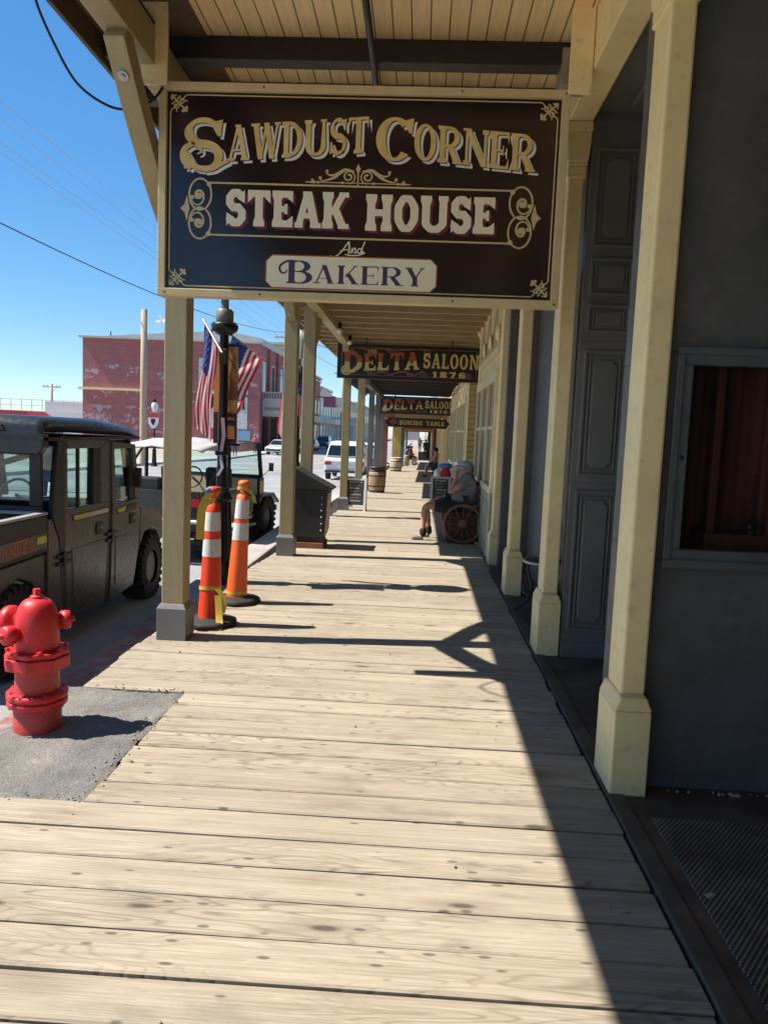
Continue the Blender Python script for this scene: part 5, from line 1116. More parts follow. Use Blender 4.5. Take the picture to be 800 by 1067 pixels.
# body tub and floor
m = MB(); m.prism([(-.02, .30), (2.02, .25), (2.08, .55), (2.05, .62), (1.98, .42), (.02, .42), (-.02, .6)], 'x', -.70, .70); m.build('floor_pan', UTVB, U)
for s_ in (1, -1):
    X0, X1 = (.72, .78) if s_ > 0 else (-.78, -.72)
    for nm, pts, hole in (('door', [(.30, .26), (1.16, .20), (1.245, 1.20), (1.245, 1.77), (.34, 1.80), (.30, 1.2)], (.40, 1.06, 1.19, 1.70)), ('door', [(1.30, .20), (1.90, .24), (2.06, .62), (2.08, 1.1), (1.92, 1.72), (1.30, 1.77)], (1.38, 1.90, 1.15, 1.70))):
        a, b, c_, d = hole; xs = [p[0] for p in pts]; lo = min(xs); hi = max(xs); m = MB()
        m.prism([p for p in pts if p[1] < 1.15] + [(hi - (.0 if lo < 1 else .0), c_ - .0), (lo, c_)] if lo < 1 else [(1.30, .20), (1.90, .24), (2.06, .62), (2.08, 1.1), (2.07, c_), (1.30, c_)], 'x', X0, X1) if False else None
        if lo < 1: m.prism([(.34, .26), (1.14, .20), (1.25, 1.19), (.31, 1.19), (.30, .8)], 'x', X0, X1)
        else: m.prism([(1.26, .20), (1.88, .24), (2.04, .62), (2.08, .98), (2.05, 1.15), (1.33, 1.15)], 'x', X0, X1)
        dr = m.build('door', UTVG, U, bevel=.012)
        m = MB(); fi = .005
        if lo < 1:
            m.prism([(.31, 1.192), (.38, 1.192), (.37, 1.70), (.33, 1.78)], 'x', X0 + fi, X1 - fi); m.prism([(1.05, 1.192), (1.25, 1.192), (1.25, 1.77), (1.04, 1.70)], 'x', X0 + fi, X1 - fi); m.prism([(.40, 1.702), (1.04, 1.702), (1.25, 1.772), (.33, 1.79)], 'x', X0 + fi, X1 - fi)
        else:
            m.prism([(1.33, 1.152), (1.43, 1.152), (1.38, 1.68), (1.31, 1.76)], 'x', X0 + fi, X1 - fi); m.prism([(1.93, 1.152), (2.05, 1.152), (1.93, 1.72), (1.84, 1.68)], 'x', X0 + fi, X1 - fi); m.prism([(1.38, 1.682), (1.84, 1.682), (1.93, 1.722), (1.31, 1.762)], 'x', X0 + fi, X1 - fi)
        m.build('window_frame', UTVG, dr, bevel=.008)
        XQ = X1 if s_ > 0 else X0; m = MB(); m.prism([(.46, .36), (1.06, .32), (1.14, .84), (.43, .84)] if lo < 1 else [(1.38, .34), (1.82, .36), (1.93, .66), (1.72, .80), (1.38, .82)], 'x', XQ - s_ * .02, XQ + s_ * .006); m.build('door_emboss', UTVG, dr, bevel=.006)
        m = MB(); xm = (X0 + X1) / 2
        m.box(xm - .003, xm + .003, *((.365, 1.06, 1.18, 1.71) if lo < 1 else (1.36, 1.95, 1.14, 1.70))); m.build('window', CARGL, dr)
        m = MB()
        if lo < 1: m.box(xm - .012, xm + .012, .60, .63, 1.19, 1.70); m.build('window_divider', BLACK, dr); m = MB(); m.box(xm - .02, xm + .02, .9, 1.05, 1.192, 1.7)
        else: m.prism([(1.80, 1.155), (1.93, 1.155), (1.84, 1.5), (1.80, 1.5)], 'x', xm - .015, xm + .015)
        m.build('window_divider', BLACK, dr)
        XO = X1 if s_ > 0 else X0; e = .004 * s_
        m = MB(); m.prism([(.43, 1.135), (1.21, 1.135), (1.21, 1.075), (.46, 1.075)] if lo < 1 else [(1.40, 1.10), (1.95, 1.12), (1.95, 1.04), (1.43, 1.04)], 'x', XO, XO + e); m.build('decal_backing', BLACK, dr)
        m = MB(); m.prism([(.46, 1.125), (.78, 1.125), (.72, 1.085), (.48, 1.085)] if lo < 1 else [(1.42, 1.09), (1.66, 1.10), (1.62, 1.05), (1.45, 1.05)], 'x', XO, XO + 2 * e); m.build('decal', DECALY, dr)
        m = MB(); m.prism([(.79, 1.125), (1.20, 1.125), (1.20, 1.085), (.73, 1.085)] if lo < 1 else [(1.70, 1.10), (1.93, 1.11), (1.93, 1.05), (1.66, 1.05)], 'x', XO, XO + 2 * e); m.build('decal_stripe', DECALW if lo < 1 else UTVB, dr)
        hy = 1.0 if lo < 1 else 1.84; m = MB(); m.box(XO, XO + s_ * .012, hy - .07, hy + .07, .90, 1.01); m.build('handle', BLACK, dr, bevel=.006)
        m = MB(); m.lathe([(0, -.004), (.014, -.004), (.014, .004), (0, .004)], (XO + s_ * .014, hy + .02, .96), 10, 'x'); m.build('lock', CHROME, dr)
    # dark seams / pillars between the panels, hinges
    XO = X1 if s_ > 0 else X0
    m = MB(); m.prism([(.20, 1.80), (.33, 1.82), (.30, 1.15), (.33, .95), (.335, .70), (.42, .26), (.28, .28), (.22, .72), (.22, .95), (.10, 1.15)], 'x', X0 + .012, XO - s_ * .004) ; m.prism([(1.245, 1.79), (1.31, 1.79), (1.31, .95), (1.40, .2), (1.18, .2), (1.24, .95)], 'x', X0 + .012, X1 - .014); m.build('door_pillar', UTVB, U, bevel=.004)
    for hy, hz in ((.27, .78), (1.28, .84)):
        m = MB()
        for dz in (-.03, .03): m.box(XO, XO + s_ * .02, hy - .13, hy + .13, hz + dz - .014, hz + dz + .014)
        m.box(XO, XO + s_ * .026, hy - .03, hy + .03, hz - .06, hz + .06); m.build('hinge', BLACK, U, bevel=.004)
    m = MB(); m.prism([(.02, .35), (.28, .27), (.22, .72), (.20, .95), (.08, 1.14), (.02, 1.14)], 'x', X0, X1); m.build('rear_quarter', UTVG, U, bevel=.01)
    # front fender
    m = MB(); m.prism([(2.06, .62), (2.10, .66), (2.2, .76), (2.40, .79), (2.6, .74), (2.72, .6), (2.82, .62), (2.84, .80), (2.7, .95), (2.09, 1.06)], 'x', X0 - s_ * .12, X1 if s_ > 0 else X1 + 0); m.build('front_fender', UTVG, U, bevel=.015)
    # bed side
    m = MB(); m.prism([(-1.12, .86), (.0, .88), (.0, 1.18), (-1.12, 1.18)], 'x', X0 - s_ * 0, X1); m.build('bed_side', UTVB, U, bevel=.008)
    e = .004 * s_
    m = MB(); m.prism([(-1.10, .90), (-.02, .92), (-.02, 1.04), (-1.10, 1.03)], 'x', XO, XO + e); m.build('decal_backing', UTVG, U)
    m = MB(); m.prism([(-.19, .965), (-.03, .965), (-.03, 1.02), (-.17, 1.02)], 'x', XO, XO + 2 * e); m.build('decal', DECALY, U)
    m = MB()
    def UU(xx, yy, d): return (XO + s_ * (.0035 + d), (xx if s_ > 0 else -.98 - xx), yy)
    sl = lambda y_: y_
    mm = MB(); text(mm, 'RANGER', -.80, -.22, .925, .085, UU, dict(T=.22, t=.2, sh=.0, so=.0, oct=True), .002, .12)
    lay(mm, [[(-.62, 1.028), (-.34, 1.04), (-.30, 1.03), (-.4, 1.018)]], UU, .002); mm.build('decal_lettering', DECALO, U, fix=False)
    m = MB(); m.prism([(-1.12, .845), (.0, .865), (.0, .56), (-.12, .50), (-.2, .66), (-.42, .74), (-.62, .66), (-.75, .45), (-1.0, .5)], 'x', X0 - s_ * .04, X1 - .02 * s_ if s_ > 0 else X1); m.build('rear_fender', UTVG, U, bevel=.01)
    m = MB(); m.box(X0 + .01, X1 - .01, -.14, -.06, .50, .62); m.build('latch_block', BLACK, U, bevel=.01)
    wheel(U, s_ * .67, 2.40, .35, .35, .26, 24, .52, s_, flat('utv_rim', (.42, .42, .43), .35, .3)); wheel(U, s_ * .66, -.50, .35, .35, .27, 24, .52, s_, flat('utv_rim', (.42, .42, .43), .35, .3))
# bed, rear panel, roof, hood, windscreen
m = MB(); m.box(-.72, .72, -1.12, .0, .86, .90); m.box(-.72, .72, -1.12, -1.08, .9, 1.16); m.box(-.72, .72, -.04, -.005, .9, 1.16); m.build('cargo_bed', UTVB, U)
m = MB()
for x in (-.75, .75): m.box(x - .035, x + .035, -1.13, -.0, 1.182, 1.205)
m.box(-.715, .715, -.05, .01, 1.182, 1.205); m.build('bed_rail', paint('bed_rail_worn', (.36, .36, .37), .35, .1, 8., .1), U, bevel=.006)
m = MB(); m.box(-.72, .72, .02, .06, .88, 1.24); m.box(-.72, .72, .02, .06, 1.70, 1.80); m.box(-.72, -.66, .02, .06, 1.24, 1.70); m.box(.62, .72, .02, .06, 1.24, 1.70); m.box(.0, .03, .025, .055, 1.24, 1.7); m.build('rear_panel', UTVB, U, bevel=.008)
m = MB(); m.box(-.66, .62, .036, .042, 1.24, 1.70); m.build('rear_window', glass('smoked_glass', (.62, .74, .75), .08, .02), U)
n = 9; vs = []
m = MB(); prof = [(-.10, 1.80), (-.11, 1.88), (-.07, 1.945), (.05, 1.965), (.9, 1.965), (1.7, 1.91), (2.0, 1.84), (2.03, 1.80)]
for i, x in enumerate((-.80, -.785, -.74, 0, .74, .785, .80)):
    dz = (-.075, -.03, 0, .012, 0, -.03, -.075)[i]
    for y_, z_ in prof: vs.append((x, y_, max(1.79, z_ + dz)))
k = len(prof); m.add(vs, [(i * k + j, (i + 1) * k + j, (i + 1) * k + j + 1, i * k + j + 1) for i in range(6) for j in range(k - 1)], True); m.add([(x, y_, 1.785) for x, y_ in ((-.8, -.10), (.8, -.10), (.8, 2.03), (-.8, 2.03))], [(0, 1, 2, 3)])
m.box(-.79, .79, -.09, 2.01, 1.775, 1.80); m.build('roof', UTVR, U)
m = MB(); m.prism([(-.74, 1.66), (.74, 1.66), (.79, 1.72), (.79, 1.83), (-.79, 1.83), (-.79, 1.72)], 'y', -.085, .015)
for x in (-.35, .35): m.prism([(x - .16, 1.84), (x + .16, 1.84), (x + .13, 1.90), (x - .13, 1.90)], 'y', -.125, -.06)
m.build('roof_rear_visor', UTVR, U, bevel=.015)
m = MB(); m.prism([(2.06, .55), (2.86, .55), (2.90, .78), (2.72, .98), (2.1, 1.12), (2.06, 1.12)], 'x', -.60, .60); m.build('hood', UTVG, U, bevel=.03)
m = MB(); m.prism([(2.02, 1.12), (2.06, 1.12), (1.93, 1.79), (1.89, 1.79)], 'x', -.72, -.66); m.prism([(2.02, 1.12), (2.06, 1.12), (1.93, 1.79), (1.89, 1.79)], 'x', .66, .72); m.build('windscreen_frame', UTVB, U)
m = MB(); m.prism([(2.035, 1.12), (2.041, 1.12), (1.915, 1.79), (1.909, 1.79)], 'x', -.66, .66); m.build('windscreen', CARGL, U)
m = MB(); m.box(-.5, .5, 2.86, 2.96, .45, .62); m.tube([(-.45, 2.9, .62), (-.42, 2.95, .85), (.42, 2.95, .85), (.45, 2.9, .62)], .022, 8); m.build('front_bumper', UTVB, U, bevel=.01)
for s_ in (1, -1): m = MB(); m.prism([(.34, .80), (.58, .84), (.58, .93), (.36, .90)], 'y', 2.80, 2.885) if s_ > 0 else m.prism([(-.34, .80), (-.58, .84), (-.58, .93), (-.36, .90)], 'y', 2.80, 2.885); m.build('headlight', LITW, U, bevel=.01)
for s_ in (1, -1): m = MB(); m.box(s_ * .60, s_ * .70, -1.135, -1.115, .92, 1.08); m.build('tail_light', LITR, U)
for y_ in (.30, 1.12):
    m = MB(); m.prism([(y_, .62), (y_ + .48, .66), (y_ + .5, .78), (y_ + .12, .76), (y_ + .02, 1.18), (y_ - .08, 1.18), (y_ - .04, .66)], 'x', -.60, .60); m.build('seat', BLACK, U, bevel=.03)
m = MB()
for x in (-.66, .66):
    m.tube([(x, .1, .5), (x, .12, 1.74), (x, 1.86, 1.74), (x, 2.02, 1.15)], .025, 8); m.tube([(x, 1.05, .5), (x, 1.08, 1.74)], .025, 8)
m.tube([(-.66, .12, 1.25), (.66, .12, 1.68)], .025, 8); m.tube([(-.66, 1.08, 1.74), (.66, 1.08, 1.74)], .022, 8); m.build('roll_cage', BLACK, U)
m = MB(); m.tube([(-.36 + .17 * cos(a), 1.66 + .06 * sin(a), 1.16 + .16 * sin(a)) for a in [2 * pi * q / 20 for q in range(20)]], .014, 6, closed=True); m.tube([(-.36, 1.66, 1.16), (-.36, 1.95, 1.0)], .02, 6); m.build('steering_wheel', BLACK, U)
m = MB(); m.box(-.7, .7, 1.88, 2.05, .7, 1.1); m.build('dashboard', BLACK, U, bevel=.02)
m = MB(); m.box(.79, .86, 1.84, 1.90, 1.28, 1.48); m.bar((.78, 1.88, 1.30), (.84, 1.87, 1.33), .02, .02); m.build('mirror', BLACK, U, bevel=.012)

# open jeep with white canvas top
Jp = thing('open_jeep', 'open black and cream jeep with a white canvas top behind the traffic cones', 'jeep', (-3.5, 12.15, -.35), R(-8))
JBK = paint('jeep_black', (.014, .014, .015), .3, .1, 5., .05, coat=.3); JCR = paint('jeep_cream', (.58, .50, .30), .4, .1, 5., .1); CANV = paint('white_canvas', (.38, .39, .385), .75, .12, 5., .5)
m = MB(); m.box(-.74, .74, -1.55, .55, .46, .52); m.box(-.76, -.72, -1.55, -.30, .48, 1.02); m.box(.72, .76, -1.55, -.30, .48, 1.02); m.box(-.72, .72, -1.55, -1.51, .52, 1.02); m.box(-.72, .72, -.34, -.30, .52, .80); m.box(.72, .76, -.30, .42, .46, .62); m.box(-.76, -.72, -.30, .42, .46, .62); m.build('tub', JBK, Jp, bevel=.012)
m = MB(); m.box(.762, .768, -1.5, -.3, .985, 1.01); m.box(.762, .768, -1.5, .4, .47, .49); m.build('trim_strip', CHROME, Jp)
m = MB(); m.box(-.74, .74, .80, 1.0, .50, 1.10); m.prism([(-.60, 1.0), (.60, 1.0), (.50, 1.72), (-.50, 1.72)], 'z', .66, 1.06); m.build('cowl_and_hood', JBK, Jp, bevel=.02)
m = MB(); m.box(.74, .748, .81, .99, .55, 1.05); m.box(-.70, .70, .785, .799, .66, 1.08); m.box(-.3, .70, .60, .62, .54, .8); m.build('cream_panel', JCR, Jp)
for s_ in (1, -1):
    m = MB(); m.prism([(.60, .74), (.70, .82), (1.35, .82), (1.62, .66), (1.62, .62), (1.32, .78), (.72, .78), (.62, .70)], 'x', s_ * .50, s_ * .82); m.build('fender', JBK, Jp, bevel=.006)
    wheel(Jp, s_ * .68, 1.08, .39, .39, .25, 24, .5, s_, flat('jeep_rim', (.5, .5, .5), .3, .6)); wheel(Jp, s_ * .68, -1.0, .39, .39, .25, 24, .5, s_, flat('jeep_rim', (.5, .5, .5), .3, .6))
    m = MB(); m.box(s_ * .60, s_ * .72, -1.565, -1.552, .8, .92); m.build('tail_light', LITR, Jp)
    m = MB(); m.lathe([(0, 0), (.09, 0), (.1, .03), (.0, .04)], (s_ * .36, 1.72, .86), 16, 'y'); m.build('headlight', LITW, Jp)
    m = MB(); m.bar((s_ * .74, .92, 1.12), (s_ * .92, .87, 1.28), .012, .012); m.box(s_ * .88, s_ * .96, .84, .87, 1.22, 1.36); m.build('mirror', BLACK, Jp, bevel=.006)
    m = MB(); m.tube([(s_ * .68, -.42, .6), (s_ * .68, -.42, 1.62), (s_ * .60, -.42, 1.70)], .03, 8); m.tube([(s_ * .68, -.5, 1.62), (s_ * .70, -1.3, .98)], .022, 8); m.build('roll_bar', BLACK, Jp)
    m = MB(); m.box(s_ * .38 - .22, s_ * .38 + .22, -.08, .32, .60, .74); m.prism([(-.10, .70), (.04, .72), (-.04, 1.30), (-.16, 1.28)], 'x', s_ * .38 - .21, s_ * .38 + .21); m.build('seat', BLACK, Jp, bevel=.04)
m = MB(); m.box(-.70, -.05, -1.45, -.9, .60, .76); m.prism([(-1.48, .7), (-1.36, .7), (-1.42, 1.2), (-1.52, 1.2)], 'x', -.7, .1); m.build('rear_seat', BLACK, Jp, bevel=.04)
m = MB(); m.tube([(-.60, -.42, 1.70), (.60, -.42, 1.70)], .03, 8); m.build('roll_bar_hoop', BLACK, Jp)
m = MB()
for a, b in (((-.72, .92, 1.10), (-.70, .82, 1.68)), ((.72, .92, 1.10), (.70, .82, 1.68)), ((-.70, .82, 1.68), (.70, .82, 1.68)), ((-.72, .92, 1.12), (.72, .92, 1.12))): m.bar(a, b, .06, .05)
wf_ = m.build('windscreen_frame', JBK, Jp, bevel=.006)
m = MB(); m.prism([(.92, 1.12), (.926, 1.12), (.826, 1.68), (.82, 1.68)], 'x', -.69, .69); m.build('windscreen', CARGL, wf_)
m = MB(); nx, ny = 12, 14; vs = []
for j in range(ny + 1):
    for i in range(nx + 1):
        u, v_ = i / nx * 2 - 1, j / ny; y_ = .84 - 2.2 * v_
        z_ = 1.69 + .05 * sin(min(1, v_ * 2.2) * pi / 2) - max(0, v_ - .45) ** 1.6 * .32 - .05 * u * u + .012 * sin(i * 2.1 + j * .7) - .03 * sin(v_ * pi * 2) * (1 - u * u); vs.append((u * .66, y_, z_))
m.add(vs, [(j * (nx + 1) + i, j * (nx + 1) + i + 1, (j + 1) * (nx + 1) + i + 1, (j + 1) * (nx + 1) + i) for j in range(ny) for i in range(nx)], True); m.build('canvas_top', CANV, Jp, thick=.012)
m = MB(); m.tube([(-.34 + .18 * cos(a), .50 + .05 * sin(a), 1.08 + .17 * sin(a)) for a in [2 * pi * q / 20 for q in range(20)]], .013, 6, closed=True); m.tube([(-.34, .50, 1.08), (-.34, .8, .95)], .018, 6); m.build('steering_wheel', BLACK, Jp)
m = MB()
for k in range(7): m.box(-.30 + k * .09, -.26 + k * .09, 1.721, 1.74, .68, .98)
m.box(-.7, .7, 1.78, 1.86, .46, .56); m.build('grille_and_bumper', JBK, Jp)
m = MB(); m.tube([(-.9, -1.62, .60), (.9, -1.62, .60)], .03, 8); m.box(-.5, .5, -1.70, -1.60, .42, .5); m.tube([(.7, -1.4, .42), (.85, -.2, .38), (.85, .3, .38)], .03, 8); m.build('rear_bumper', GALV, Jp)

def car(x, y, rz, colr, label, kind='sedan', z=None):
    z0 = (gz(y) - .35) if z is None else z; c = thing('parked_car', label, 'car', (x, y, z0), rz, 'cars parked along the street'); k = len(MATS)
    pm = flat('car_paint_%d' % k, colr, .3, .1, coat=.5); H = 1.46 if kind == 'sedan' else 1.75
    if kind == 'sedan': bp = [(-2.2, .30), (2.2, .30), (2.25, .55), (2.15, .74), (1.2, .90), (-1.45, .95), (-2.2, .90), (-2.28, .6)]; cp = [(-1.75, .94), (1.15, .90), (.35, 1.40), (-.2, H), (-.9, 1.42)]
    else: bp = [(-2.15, .36), (2.2, .36), (2.25, .7), (2.15, .95), (1.2, 1.08), (-2.05, 1.06), (-2.2, .9)]; cp = [(-2.1, 1.06), (1.2, 1.07), (.55, 1.62), (.1, H), (-1.7, H - .02), (-1.98, 1.6)]
    m = MB(); m.prism(bp, 'x', -.88, .88); m.build('body', pm, c, bevel=.06)
    m = MB(); n_ = len(cp); vs = []
    for s_, w_ in ((-1, 1), (1, 1)):
        for y_, z_ in cp: q = .84 - .17 * (z_ - cp[0][1]) / (H - cp[0][1]); vs.append((s_ * q, y_, z_))
    m.add(vs, [list(range(n_))[::-1], [i + n_ for i in range(n_)]] + [(i, (i + 1) % n_, (i + 1) % n_ + n_, i + n_) for i in range(n_)]); m.build('cabin', pm, c, bevel=.04)
    cy = sum(p[0] for p in cp) / n_; cz = sum(p[1] for p in cp) / n_; DG = flat('dark_car_glass', (.012, .016, .018), .06, spec=.7) if 'dark_car_glass' not in MATS else MATS['dark_car_glass']
    for s_ in (1, -1):
        m = MB(); zb, zt = cp[0][1] + .05, H - .10
        def xq(z_): return s_ * (.84 - .17 * (z_ - cp[0][1]) / (H - cp[0][1]) + .006)
        rear, front = (-1.35, .82) if kind == 'sedan' else (-1.9, .95); rt, ft = (-.8, .28) if kind == 'sedan' else (-1.75, .45)
        m.add([(xq(zb), rear, zb), (xq(zb), front, zb), (xq(zt), ft, zt), (xq(zt), rt, zt)], [(0, 1, 2, 3)]); m.build('side_window', DG, c)
        wheel(c, s_ * .80, 1.38, .33, .33, .2, 0, .62, s_, CHROME); wheel(c, s_ * .80, -1.35, .33, .33, .2, 0, .62, s_, CHROME)
        m = MB(); zt2 = bp[3][1]; m.box(s_ * .55, s_ * .84, 2.13, 2.262, zt2 - .17, zt2 - .05); m.build('headlight', LITW, c, bevel=.02)
        m = MB(); m.box(s_ * .58, s_ * .86, -2.285, -2.12, .70, .86); m.build('tail_light', LITR, c, bevel=.02)
    (fy0, fz0), (fy1, fz1) = cp[1], cp[2]
    def scr(y0, z0_, y1, z1_, d):
        m = MB(); vs = []
        for f in (.10, .92):
            y_, z_ = y0 + (y1 - y0) * f, z0_ + (z1_ - z0_) * f; q = .78 - .17 * (z_ - cp[0][1]) / (H - cp[0][1]); vs += [(-q, y_ + d, z_ + .008), (q, y_ + d, z_ + .008)]
        m.add(vs, [(0, 1, 3, 2)]); return m
    scr(fy0, fz0, fy1, fz1, .012).build('windscreen', DG, c); scr(cp[0][0], cp[0][1], cp[-1][0], cp[-1][1], -.012).build('rear_window', DG, c)
    m = MB(); m.box(-.7, .7, 2.2, 2.262, .40, .56); m.box(-.86, .86, -2.28, -2.2, .38, .46); m.build('bumper_grille', BLACK, c)
    m = MB(); m.box(-.26, .26, -2.292, -2.282, .60, .72); m.build('number_plate', WHITEP, c)
    return c
car(-3.25, 36., R(0), (.75, .76, .77), 'white van like car parked with its back to us behind the chalkboard post', 'suv')
car(-3.45, 47., R(0), (.16, .30, .42), 'pale blue car parked ahead of the white one', 'sedan')
car(-3.3, 56., R(0), (.5, .5, .52), 'grey car parked farther up the near kerb', 'suv')
car(-13.3, 74., R(172), (.52, .54, .56), 'silver sedan parked across the street below the porch awning', 'sedan')
car(-13.2, 83., R(180), (.12, .17, .22), 'slate blue car parked just behind the silver sedan', 'sedan')
car(-13.1, 92., R(180), (.24, .17, .22), 'dull mauve car parked third in line across the street', 'sedan')
car(-12.9, 104., R(180), (.02, .06, .16), 'dark blue utility car parked farthest up across the street', 'suv')
# ------------------------------------------------------------------ Delta saloon front and the porches beyond
SIDING = None
t = NT('cream_lap_siding'); tc = t.n('ShaderNodeTexCoord'); sp = t.n('ShaderNodeSeparateXYZ', i_0=tc.outputs['Object']); f = t.math('FRACT', t.math('DIVIDE', sp.outputs[2], .115)); n1 = t.noise(t.coords(), 3., 4, .6)
SIDING = t.out(t.mix(t.math('LESS_THAN', f, .1), t.mix(t.ramp(n1, .35, .65), (.50, .40, .19), (.44, .35, .16)), (.10, .08, .04)), .55); t.bump(f, .8, .02)
WAINS = paint('sage_wainscot_paint', (.34, .34, .24), .5, .08, 4., .1); PALEC = paint('pale_cream_trim', (.70, .60, .36), .5, .06, 4., .1)
DGL = flat('dim_window_glass', (.045, .045, .042), .05, spec=.8)
B2 = thing('saloon_building', 'cream painted saloon front with tall paired windows beyond the slate building', 'building', (1.5, 15, 0)); L2 = tuple(B2.location)
def Mb(): return MB(L2)
m = Mb(); m.box(1.0, 1.12, 9.86, 13.4, 0, 3.6); m.box(1.12, 4, 13.28, 13.4, -.3, 3.6); m.box(1.75, 1.85, 13.4, 16, -.3, 3.6); m.box(.98, 1.12, 16.15, 24.6, -.6, 3.6); m.box(1.12, 4, 24.5, 24.6, -.6, 3.6); m.box(1.02, 4.0, 9.55, 24.6, 3.6, 8.); m.box(1.75, 4, 9.7, 24.6, 3.5, 3.6); m.build('wall', PALEC, B2)
m = Mb(); m.box(.98, 1.75, 16.0, 16.15, -.3, 3.6); m.build('siding_return', SIDING, B2)
def window_bay(y0, y1, z0, zs, n):
    """paired tall lights with mullions, transom and wainscot panel below"""
    m = Mb(); X = .94; m.box(X, 1.0, y0, y1, z0 + .02, z0 + .86); wn_ = m.build('wainscot', WAINS, B2, bevel=.004)
    pw = (y1 - y0 - .1) / n
    for k in range(n):
        a = y0 + .05 + k * pw; m = Mb()
        for q in ((a + .06, a + pw - .06, z0 + .16, z0 + .18), (a + .06, a + pw - .06, z0 + .72, z0 + .74)): m.box(X - .012, X, *q)
        for q in ((a + .06, a + .08), (a + pw - .08, a + pw - .06)): m.box(X - .0115, X, q[0], q[1], z0 + .18, z0 + .72)
        m.build('panel_mould', WAINS, wn_)
    m = Mb(); m.box(.93, 1.0, y0, y1, z0 + .861, z0 + .95); m.box(.935, 1.0, y0, y1, zs, zs + .14); m.box(.945, 1.0, y0, y1, zs + .36, zs + .44)
    for k in range(n + 1): a = y0 + .0 + k * (y1 - y0 - .1) / n; m.box(.94, 1.0, a, a + .1, z0 + .95, zs); m.box(.95, 1.0, a, a + .1, zs + .44, 3.45)
    fr_ = m.build('window', PALEC, B2, bevel=.004)
    for k in range(n):
        a = y0 + .1 + k * pw; b = a + pw - .1; m = Mb(); m.box(.972, .978, a, b, z0 + .95, zs); m.build('pane', DGL, fr_)
        m = Mb(); m.box(.962, .985, (a + b) / 2 - .02, (a + b) / 2 + .02, z0 + .95, zs); m.box(.962, .985, a, b, zs - .62, zs - .58); m.build('mullion', PALEC, fr_)
        m = Mb(); m.box(.972, .978, a, b, zs + .44, 3.3); m.build('transom_pane', flat('transom_panel', (.40, .34, .2), .5), fr_)
        m = Mb(); c_ = (a + b) / 2; r_ = (b - a) / 2
        m.prism([(a, 3.45)] + [(c_ - r_ * cos(R(q)), 3.02 + r_ * .9 * sin(R(q))) for q in range(0, 181, 15)] + [(b, 3.45)], 'x', .952, .99); m.build('arch_head', CREAM, fr_)
        m = Mb(); m.lathe([(0, -.03), (.09, -.03), (.11, 0), (0, 0)], (.952, a - .05, 2.93), 14, 'x'); m.build('rosette', CREAM, fr_)
window_bay(10.02, 13.2, 0, 2.32, 3); window_bay(16.5, 20.3, -.02, 2.3, 4); window_bay(20.6, 24.3, -.08, 2.3, 4)
def pilaster(y, label, x=.93, z0=0, top=3.45):
    c = thing('pilaster', label, 'pilaster', (x + .1, y + .12, z0), 0, 'cream pilasters on the saloon front')
    m = MB(); m.box(-.1, .1, -.14, .14, 0, .36); m.prism([(-.1, .36), (.1, .36), (.07, .43), (-.07, .43)], 'y', -.11, .11); m.build('base', CREAM, c, bevel=.008)
    m = MB(); m.box(-.065, .09, -.11, .11, .43, top - z0); m.build('shaft', CREAM, c, bevel=.008)
    m = MB(); m.prism([(-.065, top - z0 - .22), (.095, top - z0 - .22), (.098, top - z0 - .02), (-.12, top - z0 - .02), (-.115, top - z0 - .1)], 'y', -.13, .13); m.build('capital', CREAM, c, bevel=.006); return c
pilaster(9.60, 'nearest cream pilaster, at the corner of the saloon front')
pilaster(13.22, 'cream pilaster past the seated man, ahead of the siding return'); pilaster(16.06, 'cream pilaster on the siding return corner'); pilaster(20.34, 'cream pilaster between the farther window bays', z0=-.04); pilaster(24.34, 'last cream pilaster of the saloon front', z0=-.1)
for k in range(6): pass
TANJ = paint('tan_joist_paint', (.36, .28, .15), .55, .1, 5., .15); TANC = paint('tan_soffit', (.40, .31, .17), .6, .1, 4., .15); GRYW = paint('weathered_grey_wood', (.16, .15, .145), .8, .15, 6., .3, grain=(5, 5, .7)); DARKC = paint('dark_soffit', (.05, .045, .04), .7, .15, 4.)
awning('cream porch roof with close set joists above the nearest Delta Saloon sign', 9.9, 18.9, 3.50, -2.02, 1.0, TANC, TANJ, OLIVE, OLIVE, .62, (-1.56, -1.42, 3.24), jd=.16, jw=.07, first=10.1)
P_ = thing('porch_light', 'white bulb lamp under the header near the Delta Saloon sign', 'lamp', (-1.36, 12.6, 3.2)); m = MB(); m.ball((0, 0, 0), .042, 12); m.build('bulb', LITW, P_); m = MB(); m.lathe([(.03, .04), (.035, .1), (.02, .14)], n=12); m.build('socket', IRON, P_)
P_ = copy_tree(P_); P_.location = (-1.34, 14.2, 3.2); P_['label'] = 'white bulb lamp just before the Delta Saloon sign, by its top left corner'
awning('dark boarded porch roof behind the nearest Delta Saloon sign', 19.1, 27.2, 3.02, -1.9, 1.0, DARKC, JOIST, GRYW, GRYW, .8, (-1.42, -1.28, 2.74), jd=.14, jw=.09)
awning('low porch roof beyond the Suicide Table sign', 27.5, 40, 2.45, -1.8, 1.0, TANC, TANJ, OLIVE, OLIVE, 1.1, (-1.40, -1.26, 2.15), jd=.12, jw=.09)
awning('far porch roof carrying the red board', 41, 60, 2.25, -1.8, 1.05, TANC, TANJ, CREAM, CREAM, 1.8, (-1.40, -1.26, 1.9), jd=.12, jw=.09)
awning('farthest porch roof over the sunlit end of the walk', 64, 96, 2.2, -1.9, 1.1, DARKC, TANJ, GRYW, GRYW, 2.4, (-1.40, -1.26, 1.85), jd=.12, jw=.09)
